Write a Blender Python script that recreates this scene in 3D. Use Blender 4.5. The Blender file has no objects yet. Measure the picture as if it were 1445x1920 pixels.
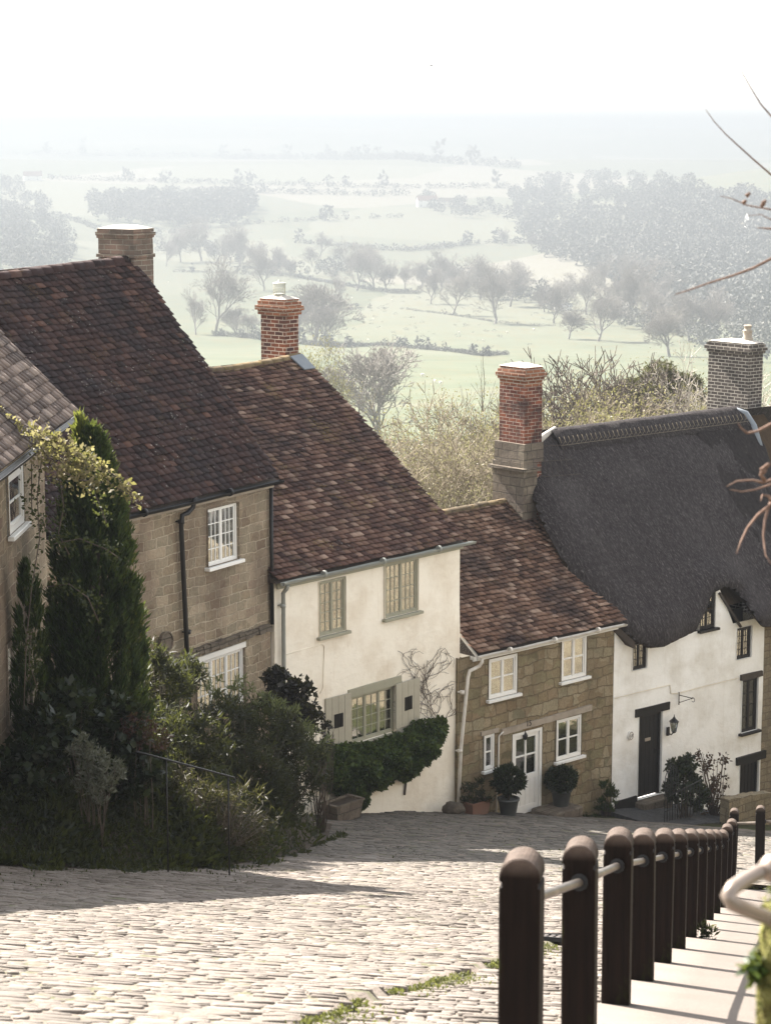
import bpy, math, random
import numpy as np
from mathutils import Vector, noise as mnoise
R = math.radians
random.seed(7); rng = np.random.default_rng(7)
sc = bpy.context.scene
COL = sc.collection
PI = math.pi
# ------------------------------------------------------------------ camera, sky, sun
F = 4200.0; PITCH = math.atan(720 / F); CP, SP = math.cos(PITCH), math.sin(PITCH)
cd = bpy.data.cameras.new('camera'); cam = bpy.data.objects.new('camera', cd); COL.objects.link(cam)
cam.rotation_euler = (R(90) - PITCH, 0, 0)
cd.sensor_fit = 'VERTICAL'; cd.sensor_height = 36; cd.lens = 36 * F / 1920
cd.clip_start = .1; cd.clip_end = 60000
cd.dof.use_dof = True; cd.dof.focus_distance = 44; cd.dof.aperture_fstop = 7.1
sc.camera = cam
SUN_AZ, SUN_EL = R(-45), R(41)          # azimuth from the view direction (+Y), negative is left
w = bpy.data.worlds.new('World'); sc.world = w; w.use_nodes = True
wn = w.node_tree.nodes; wl = w.node_tree.links
sky = wn.new('ShaderNodeTexSky'); sky.sky_type = 'NISHITA'; sky.sun_disc = False
sky.sun_elevation = SUN_EL; sky.sun_rotation = SUN_AZ
sky.air_density = 1.0; sky.dust_density = 1.0; sky.ozone_density = 1.0; sky.altitude = 100
hs = wn.new('ShaderNodeHueSaturation'); hs.inputs['Saturation'].default_value = .22
wl.new(sky.outputs[0], hs.inputs['Color']); tn = wn.new('ShaderNodeMix'); tn.data_type = 'RGBA'; tn.blend_type = 'MULTIPLY'; tn.inputs[0].default_value = 1; tn.inputs[7].default_value = (1, .98, .95, 1)
wl.new(hs.outputs[0], tn.inputs[6]); wl.new(tn.outputs[2], wn['Background'].inputs[0])
wn['Background'].inputs[1].default_value = .105
sl = bpy.data.lights.new('sun', 'SUN'); so = bpy.data.objects.new('sun', sl); COL.objects.link(so)
sl.energy = 5.0; sl.angle = R(.55); sl.color = (1, .93, .84)
SD = Vector((math.sin(SUN_AZ) * math.cos(SUN_EL), math.cos(SUN_AZ) * math.cos(SUN_EL), math.sin(SUN_EL)))
so.rotation_euler = SD.to_track_quat('Z', 'Y').to_euler()
sc.view_settings.view_transform = 'Standard'; sc.view_settings.look = 'None'
sc.view_settings.exposure = 2.35; sc.view_settings.gamma = 1
sc.cycles.max_bounces = 8; sc.cycles.diffuse_bounces = 3; sc.cycles.transparent_max_bounces = 16
sc.cycles.volume_bounces = 1

# ------------------------------------------------------------------ image <-> world helpers
def ray(u, v):
    x = (u - 722.5) / F; t = (v - 960) / F
    return Vector((x, CP - t * SP, -(SP + t * CP)))
def pt(u, v, Z): return ray(u, v) * Z
# ground: steep street, then the vale
GY = [-60, 0, 12.5, 28.5, 38.4, 44, 47, 60, 80, 110, 160, 230, 320, 430, 600, 900, 1200, 1600, 2000, 2400, 2800, 3300, 3800, 4300, 5000, 6000, 7000, 7800, 9000, 12000]
GZ = [14, -1.3, -5.0, -9.9, -12.5, -13.7, -14.45, -17.5, -21.5, -26.5, -32, -38, -45, -54, -66, -84, -97, -106, -104, -92, -76, -62, -52, -60, -66, -34, -8, -4, -12, -20]
def sstep(a, b, x):
    t = min(1, max(0, (x - a) / (b - a))); return t * t * (3 - 2 * t)
def H(x, y):
    z = float(np.interp(y, GY, GZ))
    if y < 500:
        k = 1 - sstep(60, 300, y)
        xx = max(-40, min(40, x)); z += -.08 * xx * k
    if y > 90:
        a = min(1, (y - 90) / 500)
        sc_ = 1 / (140 + y * .13)
        z += a * (4 + y * .0006) * mnoise.noise(Vector((x * sc_, y * sc_, 3.1)))
    if y > 900:   # wooded hill on the right, wooded spur on the left
        z += 60 * sstep(60, 420, x - .06 * (y - 1700)) * math.exp(-((y - 2250) / 560) ** 2)
        z += 30 * sstep(120, 420, -x - .02 * y) * math.exp(-((y - 1750) / 500) ** 2)
    if y > 5500:
        z += 26 * sstep(-300, 900, -x - .02 * y) * sstep(6200, 7200, y)
    return z
def hit(u, v, ymin=3):
    d = ray(u, v); k = ymin; step = 1.004; last = k
    while k < 13000:
        p = d * k
        if p.z < H(p.x, p.y):
            lo, hi = last, k
            for _ in range(18):
                m = (lo + hi) / 2; q = d * m
                if q.z < H(q.x, q.y): hi = m
                else: lo = m
            q = d * hi; return Vector((q.x, q.y, H(q.x, q.y)))
        last = k; k = k * step + .02
    p = d * 9000; return Vector((p.x, p.y, H(p.x, p.y)))

# ------------------------------------------------------------------ object helpers
def tag(o, label=None, cat=None, group=None, kind=None):
    if label: o['label'] = label
    if cat: o['category'] = cat
    if group: o['group'] = group
    if kind: o['kind'] = kind
    return o
def empty(name, loc, rz=0, label=None, cat=None, group=None):
    o = bpy.data.objects.new(name, None); COL.objects.link(o); o.location = loc; o.rotation_euler = (0, 0, rz)
    o.empty_display_size = .2
    return tag(o, label, cat, group)
def mesh_np(name, V, Fc, mat, parent=None, smooth=False, loc=None):
    """V (n,3), Fc (m,k) int array"""
    me = bpy.data.meshes.new(name); V = np.asarray(V, dtype=np.float32); Fc = np.asarray(Fc, dtype=np.int32)
    k = Fc.shape[1]
    me.vertices.add(len(V)); me.vertices.foreach_set('co', V.ravel())
    me.loops.add(Fc.size); me.loops.foreach_set('vertex_index', Fc.ravel())
    me.polygons.add(len(Fc)); me.polygons.foreach_set('loop_start', np.arange(len(Fc), dtype=np.int32) * k)
    me.polygons.foreach_set('loop_total', np.full(len(Fc), k, dtype=np.int32))
    if smooth: me.polygons.foreach_set('use_smooth', np.ones(len(Fc), dtype=bool))
    me.update(calc_edges=True)
    me.materials.append(mat)
    o = bpy.data.objects.new(name, me); COL.objects.link(o)
    if parent: o.parent = parent
    if loc is not None: o.location = loc
    return o
class MB:
    def __init__(s): s.v = []; s.f = []; s.sm = []
    def face(s, pts, smooth=False):
        b = len(s.v); s.v += [tuple(p) for p in pts]; s.f.append(tuple(range(b, b + len(pts)))); s.sm.append(smooth); return s
    def add(s, vs, fs, smooth=False):
        b = len(s.v); s.v += [tuple(p) for p in vs]
        for f in fs: s.f.append(tuple(b + i for i in f)); s.sm.append(smooth)
        return s
    def box(s, x0, x1, y0, y1, z0, z1, j=0):
        vs = [(x, y, z) for z in (z0, z1) for y in (y0, y1) for x in (x0, x1)]
        if j: vs = [tuple(c + random.uniform(-j, j) for c in p) for p in vs]
        return s.add(vs, [(0, 2, 3, 1), (4, 5, 7, 6), (0, 1, 5, 4), (1, 3, 7, 5), (3, 2, 6, 7), (2, 0, 4, 6)])
    def bbox(s, x0, x1, y0, y1, z0, z1, b=.004):
        """box with chamfered vertical and top edges"""
        o = [(x0 + b, y0), (x1 - b, y0), (x1, y0 + b), (x1, y1 - b), (x1 - b, y1), (x0 + b, y1), (x0, y1 - b), (x0, y0 + b)]
        i = [(min(max(x, x0 + b), x1 - b), min(max(y, y0 + b), y1 - b)) for x, y in o]
        vs = [(x, y, z0) for x, y in o] + [(x, y, z1 - b) for x, y in o] + [(x, y, z1) for x, y in i]
        fs = [tuple(range(7, -1, -1)), tuple(range(16, 24))]
        for k in range(8):
            n = (k + 1) % 8; fs += [(k, n, 8 + n, 8 + k), (8 + k, 8 + n, 16 + n, 16 + k)]
        return s.add(vs, fs)
    def tube(s, pts, r, n=8, caps=True, smooth=True):
        pts = [Vector(p) for p in pts]; rr = r if isinstance(r, (list, tuple)) else [r] * len(pts)
        vs = []; prev = None
        for i, p in enumerate(pts):
            t = (pts[min(i + 1, len(pts) - 1)] - pts[max(i - 1, 0)]).normalized()
            if prev is None: a = t.orthogonal().normalized()
            else:
                a = (prev - t * prev.dot(t))
                a = a.normalized() if a.length > 1e-5 else t.orthogonal().normalized()
            prev = a; b = t.cross(a)
            for k in range(n):
                g = 2 * PI * k / n; vs.append(p + (a * math.cos(g) + b * math.sin(g)) * rr[i])
        fs = []
        for i in range(len(pts) - 1):
            for k in range(n):
                m = (k + 1) % n; fs.append((i * n + k, i * n + m, (i + 1) * n + m, (i + 1) * n + k))
        s.add(vs, fs, smooth)
        if caps:
            b = len(s.v) - len(vs)
            s.f.append(tuple(b + k for k in range(n - 1, -1, -1))); s.f.append(tuple(b + (len(pts) - 1) * n + k for k in range(n))); s.sm += [False, False]
        return s
    def lathe(s, c, prof, n=20, smooth=True):
        """prof: list of (r,z)"""
        vs = []
        for r, z in prof:
            for k in range(n):
                g = 2 * PI * k / n; vs.append((c[0] + r * math.cos(g), c[1] + r * math.sin(g), c[2] + z))
        fs = []
        for i in range(len(prof) - 1):
            for k in range(n):
                m = (k + 1) % n; fs.append((i * n + k, i * n + m, (i + 1) * n + m, (i + 1) * n + k))
        s.add(vs, fs, smooth)
        b = len(s.v) - len(vs)
        s.f.append(tuple(b + k for k in range(n - 1, -1, -1))); s.f.append(tuple(b + (len(prof) - 1) * n + k for k in range(n))); s.sm += [False, False]
        return s
    def prism(s, prof, y0, y1):
        """prof: (x,z) polygon counter-clockwise seen from -y; extruded y0..y1"""
        n = len(prof); vs = [(x, y0, z) for x, z in prof] + [(x, y1, z) for x, z in prof]
        fs = [tuple(range(n)), tuple(range(2 * n - 1, n - 1, -1))]
        for k in range(n):
            m = (k + 1) % n; fs.append((k, n + k, n + m, m))
        return s.add(vs, fs)
    def build(s, name, mat, parent=None, loc=None):
        me = bpy.data.meshes.new(name); me.from_pydata(s.v, [], s.f); me.update()
        me.polygons.foreach_set('use_smooth', s.sm)
        uv = me.uv_layers.new(name='m'); vc = me.vertices
        for p in me.polygons:
            nx, ny, nz = (abs(c) for c in p.normal)
            for li in p.loop_indices:
                co = vc[me.loops[li].vertex_index].co
                uv.data[li].uv = (co.x, co.y) if nz > nx and nz > ny else ((co.y, co.z) if nx > ny else (co.x, co.z))
        me.materials.append(mat)
        o = bpy.data.objects.new(name, me); COL.objects.link(o)
        if parent: o.parent = parent
        if loc is not None: o.location = loc
        return o
def kids(o): return [c for c in COL.objects if c.parent == o]
def copy_tree(o, parent=None):
    c = o.copy(); COL.objects.link(c); c.parent = parent
    for ch in kids(o): copy_tree(ch, c)
    return c

# ------------------------------------------------------------------ materials
class N:
    def __init__(s, name):
        s.m = bpy.data.materials.new(name); s.m.use_nodes = True; s.t = s.m.node_tree; s.p = s.t.nodes['Principled BSDF']; s.out = s.t.nodes['Material Output']
    def n(s, typ, **kw):
        o = s.t.nodes.new('ShaderNode' + typ)
        for k, v in kw.items():
            if k[0] == '_': setattr(o, k[1:], v)
            else:
                i = o.inputs[int(k[1:])] if k[0] == 'i' and k[1:].isdigit() else o.inputs[k.replace('_', ' ')]
                if hasattr(v, 'links') or isinstance(v, bpy.types.NodeSocket): s.t.links.new(v, i)
                else: i.default_value = v
        return o
    def coord(s, which='Object'): return s.n('TexCoord').outputs[which]
    def world(s): return s.n('NewGeometry').outputs['Position']
    def island(s): return s.n('NewGeometry').outputs['Random Per Island']
    def noise(s, vec, scale, detail=4, rough=.6): return s.n('TexNoise', Vector=vec, Scale=scale, Detail=float(detail), Roughness=rough).outputs['Fac']
    def ramp(s, fac, stops, interp='LINEAR'):
        r = s.n('ValToRGB', Fac=fac); e = r.color_ramp.elements; r.color_ramp.interpolation = interp
        while len(e) < len(stops): e.new(.5)
        for k, (p, c) in enumerate(stops):
            e[k].position = p; e[k].color = (c, c, c, 1) if isinstance(c, (int, float)) else (*c, 1)
        return r.outputs[0]
    def mix(s, fac, a, b, mode='MIX'):
        o = s.t.nodes.new('ShaderNodeMix'); o.data_type = 'RGBA'; o.blend_type = mode
        for i, v in ((0, fac), (6, a), (7, b)):
            if isinstance(v, bpy.types.NodeSocket): s.t.links.new(v, o.inputs[i])
            else: o.inputs[i].default_value = v if i == 0 else ((*v, 1) if len(v) == 3 else v)
        return o.outputs[2]
    def math(s, op, a, b=0.0, c=0.0):
        o = s.n('Math', _operation=op)
        for i, v in enumerate((a, b, c)):
            if isinstance(v, bpy.types.NodeSocket): s.t.links.new(v, o.inputs[i])
            else: o.inputs[i].default_value = v
        return o.outputs[0]
    def map(s, vec, scale=(1, 1, 1), rot=(0, 0, 0)): return s.n('Mapping', Vector=vec, Scale=scale, Rotation=rot).outputs[0]
    def warp(s, vec, scale, amt):
        nz = s.n('TexNoise', Vector=vec, Scale=scale, Detail=3.0).outputs['Color']
        a = s.n('VectorMath', _operation='SUBTRACT', i0=nz, i1=(.5, .5, .5)).outputs[0]
        b = s.n('VectorMath', _operation='SCALE', i0=a, Scale=amt).outputs[0]
        return s.n('VectorMath', _operation='ADD', i0=vec, i1=b).outputs[0]
    def bump(s, h, strength=.5, dist=.01, normal=None):
        b = s.n('Bump', Height=h, Strength=strength, Distance=dist)
        if normal is not None: s.t.links.new(normal, b.inputs['Normal'])
        return b.outputs[0]
    def fin(s, col, rough=.8, normal=None, spec=.3, metal=0):
        for k, v in (('Base Color', col), ('Roughness', rough), ('Normal', normal), ('Specular IOR Level', spec), ('Metallic', metal)):
            if v is None: continue
            if isinstance(v, bpy.types.NodeSocket): s.t.links.new(v, s.p.inputs[k])
            else: s.p.inputs[k].default_value = (*v, 1) if isinstance(v, tuple) else v
        return s.m
def paint(name, col, rough=.5, dirt=.35, dcol=(.2, .17, .13)):
    n = N(name); c = n.coord(); a = n.noise(c, 5, 6); b = n.noise(n.map(c, (9, 9, 1.2)), 2, 4)
    f = n.math('MULTIPLY', n.ramp(a, [(.45, 0), (.75, 1)]), dirt)
    return n.fin(n.mix(f, col, n.mix(.6, col, dcol)), rough, n.bump(n.math('ADD', a, b), .25, .004), .35)
def leaf(name, c1, c2, c3=None, trans=.35, rough=.55, k=.54, spec=.25):
    c1, c2 = tuple(q * k for q in c1), tuple(q * k for q in c2); c3 = tuple(q * k for q in c3) if c3 else None
    n = N(name); r = n.island()
    st = [(0, c1), (.6, c2)] + ([(1, c3)] if c3 else [])
    col = n.ramp(r, st)
    nz = n.noise(n.world(), 1.7, 2); col = n.mix(n.ramp(nz, [(.35, .0), (.7, .45)]), col, n.mix(.5, c1, c2))
    n.fin(col, rough, None, spec)
    tr = n.n('BsdfTranslucent', Color=n.mix(.2, col, (.55, .6, .12), 'SCREEN'))
    ms = n.n('MixShader', Fac=trans); n.t.links.new(n.p.outputs[0], ms.inputs[1]); n.t.links.new(tr.outputs[0], ms.inputs[2])
    n.t.links.new(ms.outputs[0], n.out.inputs['Surface']); return n.m
def bark(name, c1, c2, sc_=6):
    n = N(name); a = n.noise(n.map(n.coord(), (1, 1, .25)), sc_, 5); return n.fin(n.ramp(a, [(.3, c1), (.7, c2)]), .9, n.bump(a, .5, .02))
def tile_mat(name, stops, moss=.3, mosscol=(.17, .11, .03), lich=.5, rough=.9, tk=.72):
    n = N(name); r = n.island(); c = n.coord()
    col = n.ramp(r, [(p, tuple(q * tk for q in a)) for p, a in stops])
    f = n.noise(c, 38, 5); col = n.mix(n.math('MULTIPLY', f, .7), col, n.mix(1.0, col, (.45, .42, .42), 'MULTIPLY'))
    big = n.noise(c, .9, 4); col = n.mix(n.ramp(big, [(.44, 0), (.66, .65)]), col, (.018, .016, .019))
    m1 = n.math('MULTIPLY', n.ramp(n.noise(c, 2.2, 5), [(.54, 0), (.68, 1)]), n.ramp(n.noise(c, 24, 3), [(.5, 0), (.6, 1)]))
    col = n.mix(n.math('MULTIPLY', m1, moss), col, mosscol)
    l1 = n.math('MULTIPLY', n.ramp(n.noise(c, 1.5, 3), [(.5, 0), (.7, 1)]), n.ramp(n.n('TexVoronoi', Vector=n.warp(c, 30, .03), Scale=11.0).outputs['Distance'], [(.14, 1), (.24, 0)]))
    col = n.mix(n.math('MULTIPLY', l1, lich), col, (.34, .33, .30))
    return n.fin(col, rough, n.bump(f, .5, .008), .2)
def brick_mat(name, a, b, mortar, bw=.225, rh=.078, soot=(.05, .04, .04), sf=.5, ms=.011):
    n = N(name); uv = n.warp(n.coord('UV'), 9, .012)
    br = n.n('TexBrick', Vector=uv, Color1=(*a, 1), Color2=(*b, 1), Mortar=(*mortar, 1), Scale=1.0)
    br.inputs['Brick Width'].default_value = bw; br.inputs['Row Height'].default_value = rh; br.inputs['Mortar Size'].default_value = ms; br.inputs['Mortar Smooth'].default_value = .25; br.inputs['Bias'].default_value = -.1
    c = n.coord(); s1 = n.noise(c, 2.5, 5); f = n.noise(c, 40, 4)
    col = n.mix(n.math('MULTIPLY', n.ramp(s1, [(.4, 0), (.65, 1)]), sf), br.outputs[0], soot)
    col = n.mix(n.math('MULTIPLY', f, .6), col, n.mix(1.0, col, (.5, .5, .5), 'MULTIPLY'))
    h = n.math('ADD', n.math('MULTIPLY', n.math('SUBTRACT', 1.0, br.outputs['Fac']), 1.0), n.math('MULTIPLY', f, .5))
    return n.fin(col, .9, n.bump(h, .8, .012), .2)
def stone_mat(name, cols, mortar, bw=.42, rh=.21, warp=.07, stain=(.09, .07, .06), sf=.5, mort=.012, lowf=.0):
    n = N(name); c = n.coord(); uv0 = n.coord('UV'); uv = n.warp(n.warp(uv0, 1.6, warp), 11, warp * .35)
    br = n.n('TexBrick', Vector=uv, Color1=(1, 1, 1, 1), Color2=(0, 0, 0, 1), Mortar=(.5, .5, .5, 1), Scale=1.0, _squash=1.6, _squash_frequency=3, _offset_frequency=2, _offset=.37)
    br.inputs['Brick Width'].default_value = bw; br.inputs['Row Height'].default_value = rh; br.inputs['Mortar Size'].default_value = mort; br.inputs['Mortar Smooth'].default_value = .4; br.inputs['Bias'].default_value = 0
    vo = n.n('TexVoronoi', Vector=n.map(uv, (1 / bw * .7, 1 / bw * .7, 1 / rh * .7)), Scale=1.0)
    rnd = n.math('ADD', n.math('MULTIPLY', n.n('SeparateColor', Color=vo.outputs['Color']).outputs[0], .5), n.math('MULTIPLY', n.n('SeparateColor', Color=br.outputs[0]).outputs[0], .5))
    k = len(cols) - 1; col = n.ramp(rnd, [(i / k * .9 + .05, q) for i, q in enumerate(cols)])
    f = n.noise(c, 22, 6, .7); g = n.noise(c, 3, 5)
    col = n.mix(n.ramp(f, [(.35, .55), (.65, 0)]), col, n.mix(1.0, col, (.45, .43, .42), 'MULTIPLY'))
    col = n.mix(br.outputs['Fac'], col, mortar)
    st = n.ramp(n.noise(n.map(c, (1, 1, .6)), .85, 5), [(.42, 0), (.62, 1)])
    col = n.mix(n.math('MULTIPLY', st, sf), col, stain)
    col = n.mix(n.ramp(g, [(.55, 0), (.8, .35)]), col, (.42, .37, .27))
    h = n.math('ADD', n.math('MULTIPLY', n.math('SUBTRACT', 1.0, br.outputs['Fac']), 1.0), n.math('MULTIPLY', f, .9))
    return n.fin(col, .95, n.bump(h, .9, .03), .15)
def plaster_mat(name, col, dirt, sf=.4):
    n = N(name); c = n.coord(); w_ = n.warp(c, 3, .2)
    f = n.noise(n.map(c, (1, 1, 1.5)), 4.0, 6, .55); g = n.noise(w_, 1.1, 5); h = n.noise(c, 30, 4)
    streak = n.noise(n.map(c, (5, 5, .5)), 1.6, 5)
    k = n.math('MULTIPLY', n.ramp(g, [(.45, 0), (.72, 1)]), sf)
    cc = n.mix(k, col, dirt)
    cc = n.mix(n.math('MULTIPLY', n.ramp(streak, [(.58, 0), (.75, 1)]), sf * .5), cc, dirt)
    spots = n.math('MULTIPLY', n.ramp(n.noise(w_, 6, 6, .75), [(.66, 0), (.74, 1)]), .5)
    cc = n.mix(spots, cc, n.mix(1.0, dirt, (.6, .55, .5), 'MULTIPLY'))
    return n.fin(cc, .9, n.bump(n.math('ADD', n.math('MULTIPLY', f, 1.6), n.math('MULTIPLY', h, .25)), .35, .04), .2)
M = {}
M['tile_plum'] = tile_mat('old plum clay tile', tk=.62, stops=[(0, (.030, .018, .018)), (.3, (.058, .031, .030)), (.7, (.088, .048, .043)), (.93, (.112, .064, .055)), (1, (.19, .10, .075))], moss=.25, lich=.9)
M['tile_brown'] = tile_mat('brown clay tile', [(0, (.075, .04, .034)), (.4, (.15, .08, .062)), (.8, (.23, .135, .10)), (.92, (.30, .19, .145)), (1, (.48, .34, .26))], .8, (.15, .11, .035), lich=.5)  # palest tiles: sunlit speckle put into the tile colour
M['tile_red'] = tile_mat('orange brown clay tile', [(0, (.10, .055, .04)), (.35, (.20, .11, .075)), (.72, (.30, .18, .125)), (.88, (.40, .26, .19)), (1, (.56, .40, .30))], .4, (.13, .10, .03), lich=.4)  # bright end of the ramp carries sunlit speckle as tile colour
M['tile_grey'] = tile_mat('grey brown clay tile', [(0, (.13, .095, .08)), (.5, (.24, .18, .15)), (.8, (.34, .265, .22)), (1, (.62, .50, .42))], .1, lich=.3)
M['ridge_moss'] = tile_mat('mossy ridge tile', [(0, (.20, .15, .08)), (1, (.30, .22, .12))], .9, (.20, .14, .03), .5)
M['stone_brown'] = stone_mat('brown sandstone blocks', [(.20, .15, .105), (.32, .255, .175), (.28, .24, .17), (.43, .35, .25), (.25, .185, .135)], (.46, .39, .29), .32, .175, .15, (.12, .085, .065), .6)
M['stone_green'] = stone_mat('greenish rubble sandstone', [(.16, .14, .08), (.28, .24, .14), (.27, .20, .12), (.38, .32, .21), (.22, .20, .125)], (.17, .135, .085), .32, .23, .24, (.12, .095, .06), .45, .013)
M['stone_grey'] = stone_mat('grey rubble sandstone', [(.22, .19, .13), (.32, .27, .18), (.27, .22, .15)], (.17, .14, .10), .26, .17, .1, (.1, .08, .06), .4)
M['stone_old'] = stone_mat('weathered old stone', [(.12, .10, .08), (.20, .17, .13), (.15, .12, .10)], (.08, .07, .055), .3, .2, .08)
M['cream'] = plaster_mat('cream limewash', (.85, .79, .67), (.60, .50, .37), .65)
M['white'] = plaster_mat('white limewash', (.87, .86, .82), (.58, .54, .46), .65)
M['brick_red'] = brick_mat('dark red brick', (.24, .085, .045), (.06, .03, .028), (.60, .48, .38), .235, .085)
M['brick_buff'] = brick_mat('weathered buff brick', (.25, .17, .13), (.15, .115, .095), (.34, .30, .24), .3, .1, (.10, .085, .07), .75)
M['brick_orange'] = brick_mat('orange red brick', (.27, .09, .05), (.12, .045, .035), (.50, .40, .32), .225, .08, (.035, .028, .028), .8, .008)
M['brick_grey'] = brick_mat('sooty grey brick', (.11, .092, .08), (.06, .05, .045), (.46, .42, .36), .225, .085, (.03, .03, .03), .4)
M['brick_cap'] = brick_mat('orange chimney cap brick', (.34, .14, .075), (.20, .075, .045), (.45, .38, .30), .225, .08, (.06, .05, .04), .3)
M['sage'] = paint('sage grey paint', (.30, .29, .215), .55)
M['shutter'] = paint('pale sage paint', (.37, .345, .27), .55)
M['wpaint'] = paint('white gloss paint', (.78, .77, .73), .4, .25, (.4, .35, .28))
M['bpaint'] = paint('black brown paint', (0.0090, 0.0075, 0.0070), .5, .5, (.025, .02, .018))
M['doorblack'] = paint('black tarred door wood', (0.0060, 0.0050, 0.0050), .6, .5, (.025, .02, .018))
M['beam'] = paint('weathered dark beam', (.05, .038, .03), .8, .6, (.1, .08, .06))
M['beampale'] = paint('weathered pale beam', (.34, .29, .23), .85, .8, (.12, .1, .08))
M['iron'] = paint('black iron', (0.0060, 0.0060, 0.0065), .45, .4, (.025, .02, .018))
M['pipegrey'] = paint('grey painted pipe', (.27, .28, .25), .5, .5)
M['pipewhite'] = paint('white painted pipe', (.66, .62, .55), .5, .6, (.25, .18, .12))
M['lead'] = paint('lead flashing', (.16, .18, .20), .6, .4, (.28, .28, .28))
M['cement'] = paint('pale cement', (.40, .37, .33), .9, .8)
M['terracotta'] = paint('terracotta', (.16, .085, .06), .85, .6, (.12, .11, .09))
M['potgrey'] = paint('grey glazed pot', (.055, .06, .06), .45, .4, (.1, .1, .1))
M['curtain'] = paint('curtain cloth', (.66, .61, .52), .9, .2)
M['netting'] = paint('white net curtain', (.70, .68, .62), .9, .1)
M['tarblack'] = paint('black plinth paint', (0.0080, 0.0075, 0.0075), .7, .6, (.025, .02, .018))
M['wire'] = paint('galvanised wire', (.42, .42, .36), .5, .3)
M['steel'] = paint('worn steel rail', (.10, .085, .075), .4, .7, (.45, .40, .34)); M['steel'].node_tree.nodes['Principled BSDF'].inputs['Metallic'].default_value = .6
M['brass'] = paint('worn warm metal', (.26, .21, .175), .4, .6, (.36, .31, .26)); M['brass'].node_tree.nodes['Principled BSDF'].inputs['Metallic'].default_value = .5
M['soil'] = bark('soil', (.03, .022, .016), (.06, .045, .03))
M['room'] = paint('dark room', (.02, .018, .016), .9, .1)
def mk_glass():
    n = N('window glass'); gl = n.n('BsdfGlossy', Roughness=.03, Color=(.95, .97, 1, 1)); tr = n.n('BsdfTransparent', Color=(.86, .88, .86, 1))
    wv = n.noise(n.coord(), 2.2, 2); n.t.links.new(n.bump(wv, .12, .03), gl.inputs['Normal'])
    fr = n.n('LayerWeight', Blend=.35).outputs['Fresnel']; f = n.math('ADD', n.math('MULTIPLY', fr, .6), .32)
    ms = n.n('MixShader', Fac=f); n.t.links.new(tr.outputs[0], ms.inputs[1]); n.t.links.new(gl.outputs[0], ms.inputs[2]); n.t.links.new(ms.outputs[0], n.out.inputs['Surface']); return n.m
M['glass'] = mk_glass()
def mk_thatch(name, c1, c2, c3):
    n = N(name); c = n.coord(); fine = n.noise(n.map(c, (2.0, .38, .38)), 24, 5, .85); mid = n.noise(n.map(c, (4, .5, .5)), 3, 5); big = n.noise(c, .8, 3)
    c1, c2, c3 = (tuple(q * .68 for q in c) for c in (c1, c2, c3)); col = n.ramp(fine, [(.3, c1), (.55, c2), (.75, c3)])
    col = n.mix(n.ramp(mid, [(.35, .45), (.6, 0)]), col, n.mix(1.0, col, (.55, .52, .52), 'MULTIPLY'))
    col = n.mix(n.ramp(big, [(.5, 0), (.8, .08)]), col, c3)
    return n.fin(col, .95, n.bump(n.math('ADD', fine, n.math('MULTIPLY', mid, .9)), 1.0, .05), .15)
M['thatch'] = mk_thatch('grey brown thatch', (.010, .008, .009), (.080, .069, .069), (.42, .38, .36))
M['thatch_dark'] = mk_thatch('darker old thatch', (.011, .009, .009), (.045, .038, .037), (.19, .165, .15))
M['thatch_cut'] = mk_thatch('cut thatch edge', (.07, .045, .025), (.12, .08, .045), (.17, .12, .07))
def mk_sett():
    n = N('stone setts'); r = n.island(); c = n.world()
    col = n.ramp(r, [(0, (.115, .098, .085)), (.3, (.16, .138, .12)), (.8, (.19, .165, .145)), (1, (.23, .204, .18))])
    f = n.noise(c, 25, 6, .7); big = n.noise(c, .5, 4)
    col = n.mix(n.ramp(f, [(.35, .45), (.55, 0)]), col, n.mix(1.0, col, (.5, .47, .45), 'MULTIPLY'))
    col = n.mix(n.ramp(big, [(.42, 0), (.7, .55)]), col, (.105, .093, .075))
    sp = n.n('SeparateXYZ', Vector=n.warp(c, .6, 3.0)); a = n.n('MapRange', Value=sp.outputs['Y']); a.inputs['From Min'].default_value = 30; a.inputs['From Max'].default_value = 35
    shade_damp = n.math('MULTIPLY', a.outputs[0], n.ramp(n.noise(c, .9, 4), [(.3, .75), (.7, 1)]))
    col = n.mix(n.math('MULTIPLY', shade_damp, .85), col, n.mix(r, (.055, .052, .045), (.13, .12, .105)))  # setts before the cottages darkened: street shade put into the colour, with some moss
    return n.fin(col, .8, n.bump(f, .6, .02), .25)
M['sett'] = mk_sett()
def mk_ground():
    n = N('joint earth'); c = n.world(); a = n.noise(c, 3, 6); b = n.noise(c, 40, 3)
    return n.fin(n.mix(n.ramp(a, [(.5, 0), (.65, .7)]), n.ramp(b, [(.3, (.13, .11, .095)), (.7, (.20, .172, .15))]), (.06, .075, .025)), .95, n.bump(b, .6, .02), .1)
M['earth'] = mk_ground()
def mk_conc():
    n = N('pale concrete'); c = n.world(); a = n.noise(c, 90, 3, .7); b = n.noise(c, 1.2, 5)
    return n.fin(n.mix(n.ramp(b, [(.4, 0), (.7, .4)]), n.ramp(a, [(.3, (.10, .085, .075)), (.7, (.18, .155, .138))]), (.10, .085, .072)), .9, n.bump(a, .5, .01), .2)
M['conc'] = mk_conc()
M['tarmac'] = bark('old tarmac', (.035, .035, .037), (.075, .075, .078), 12)
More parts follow.
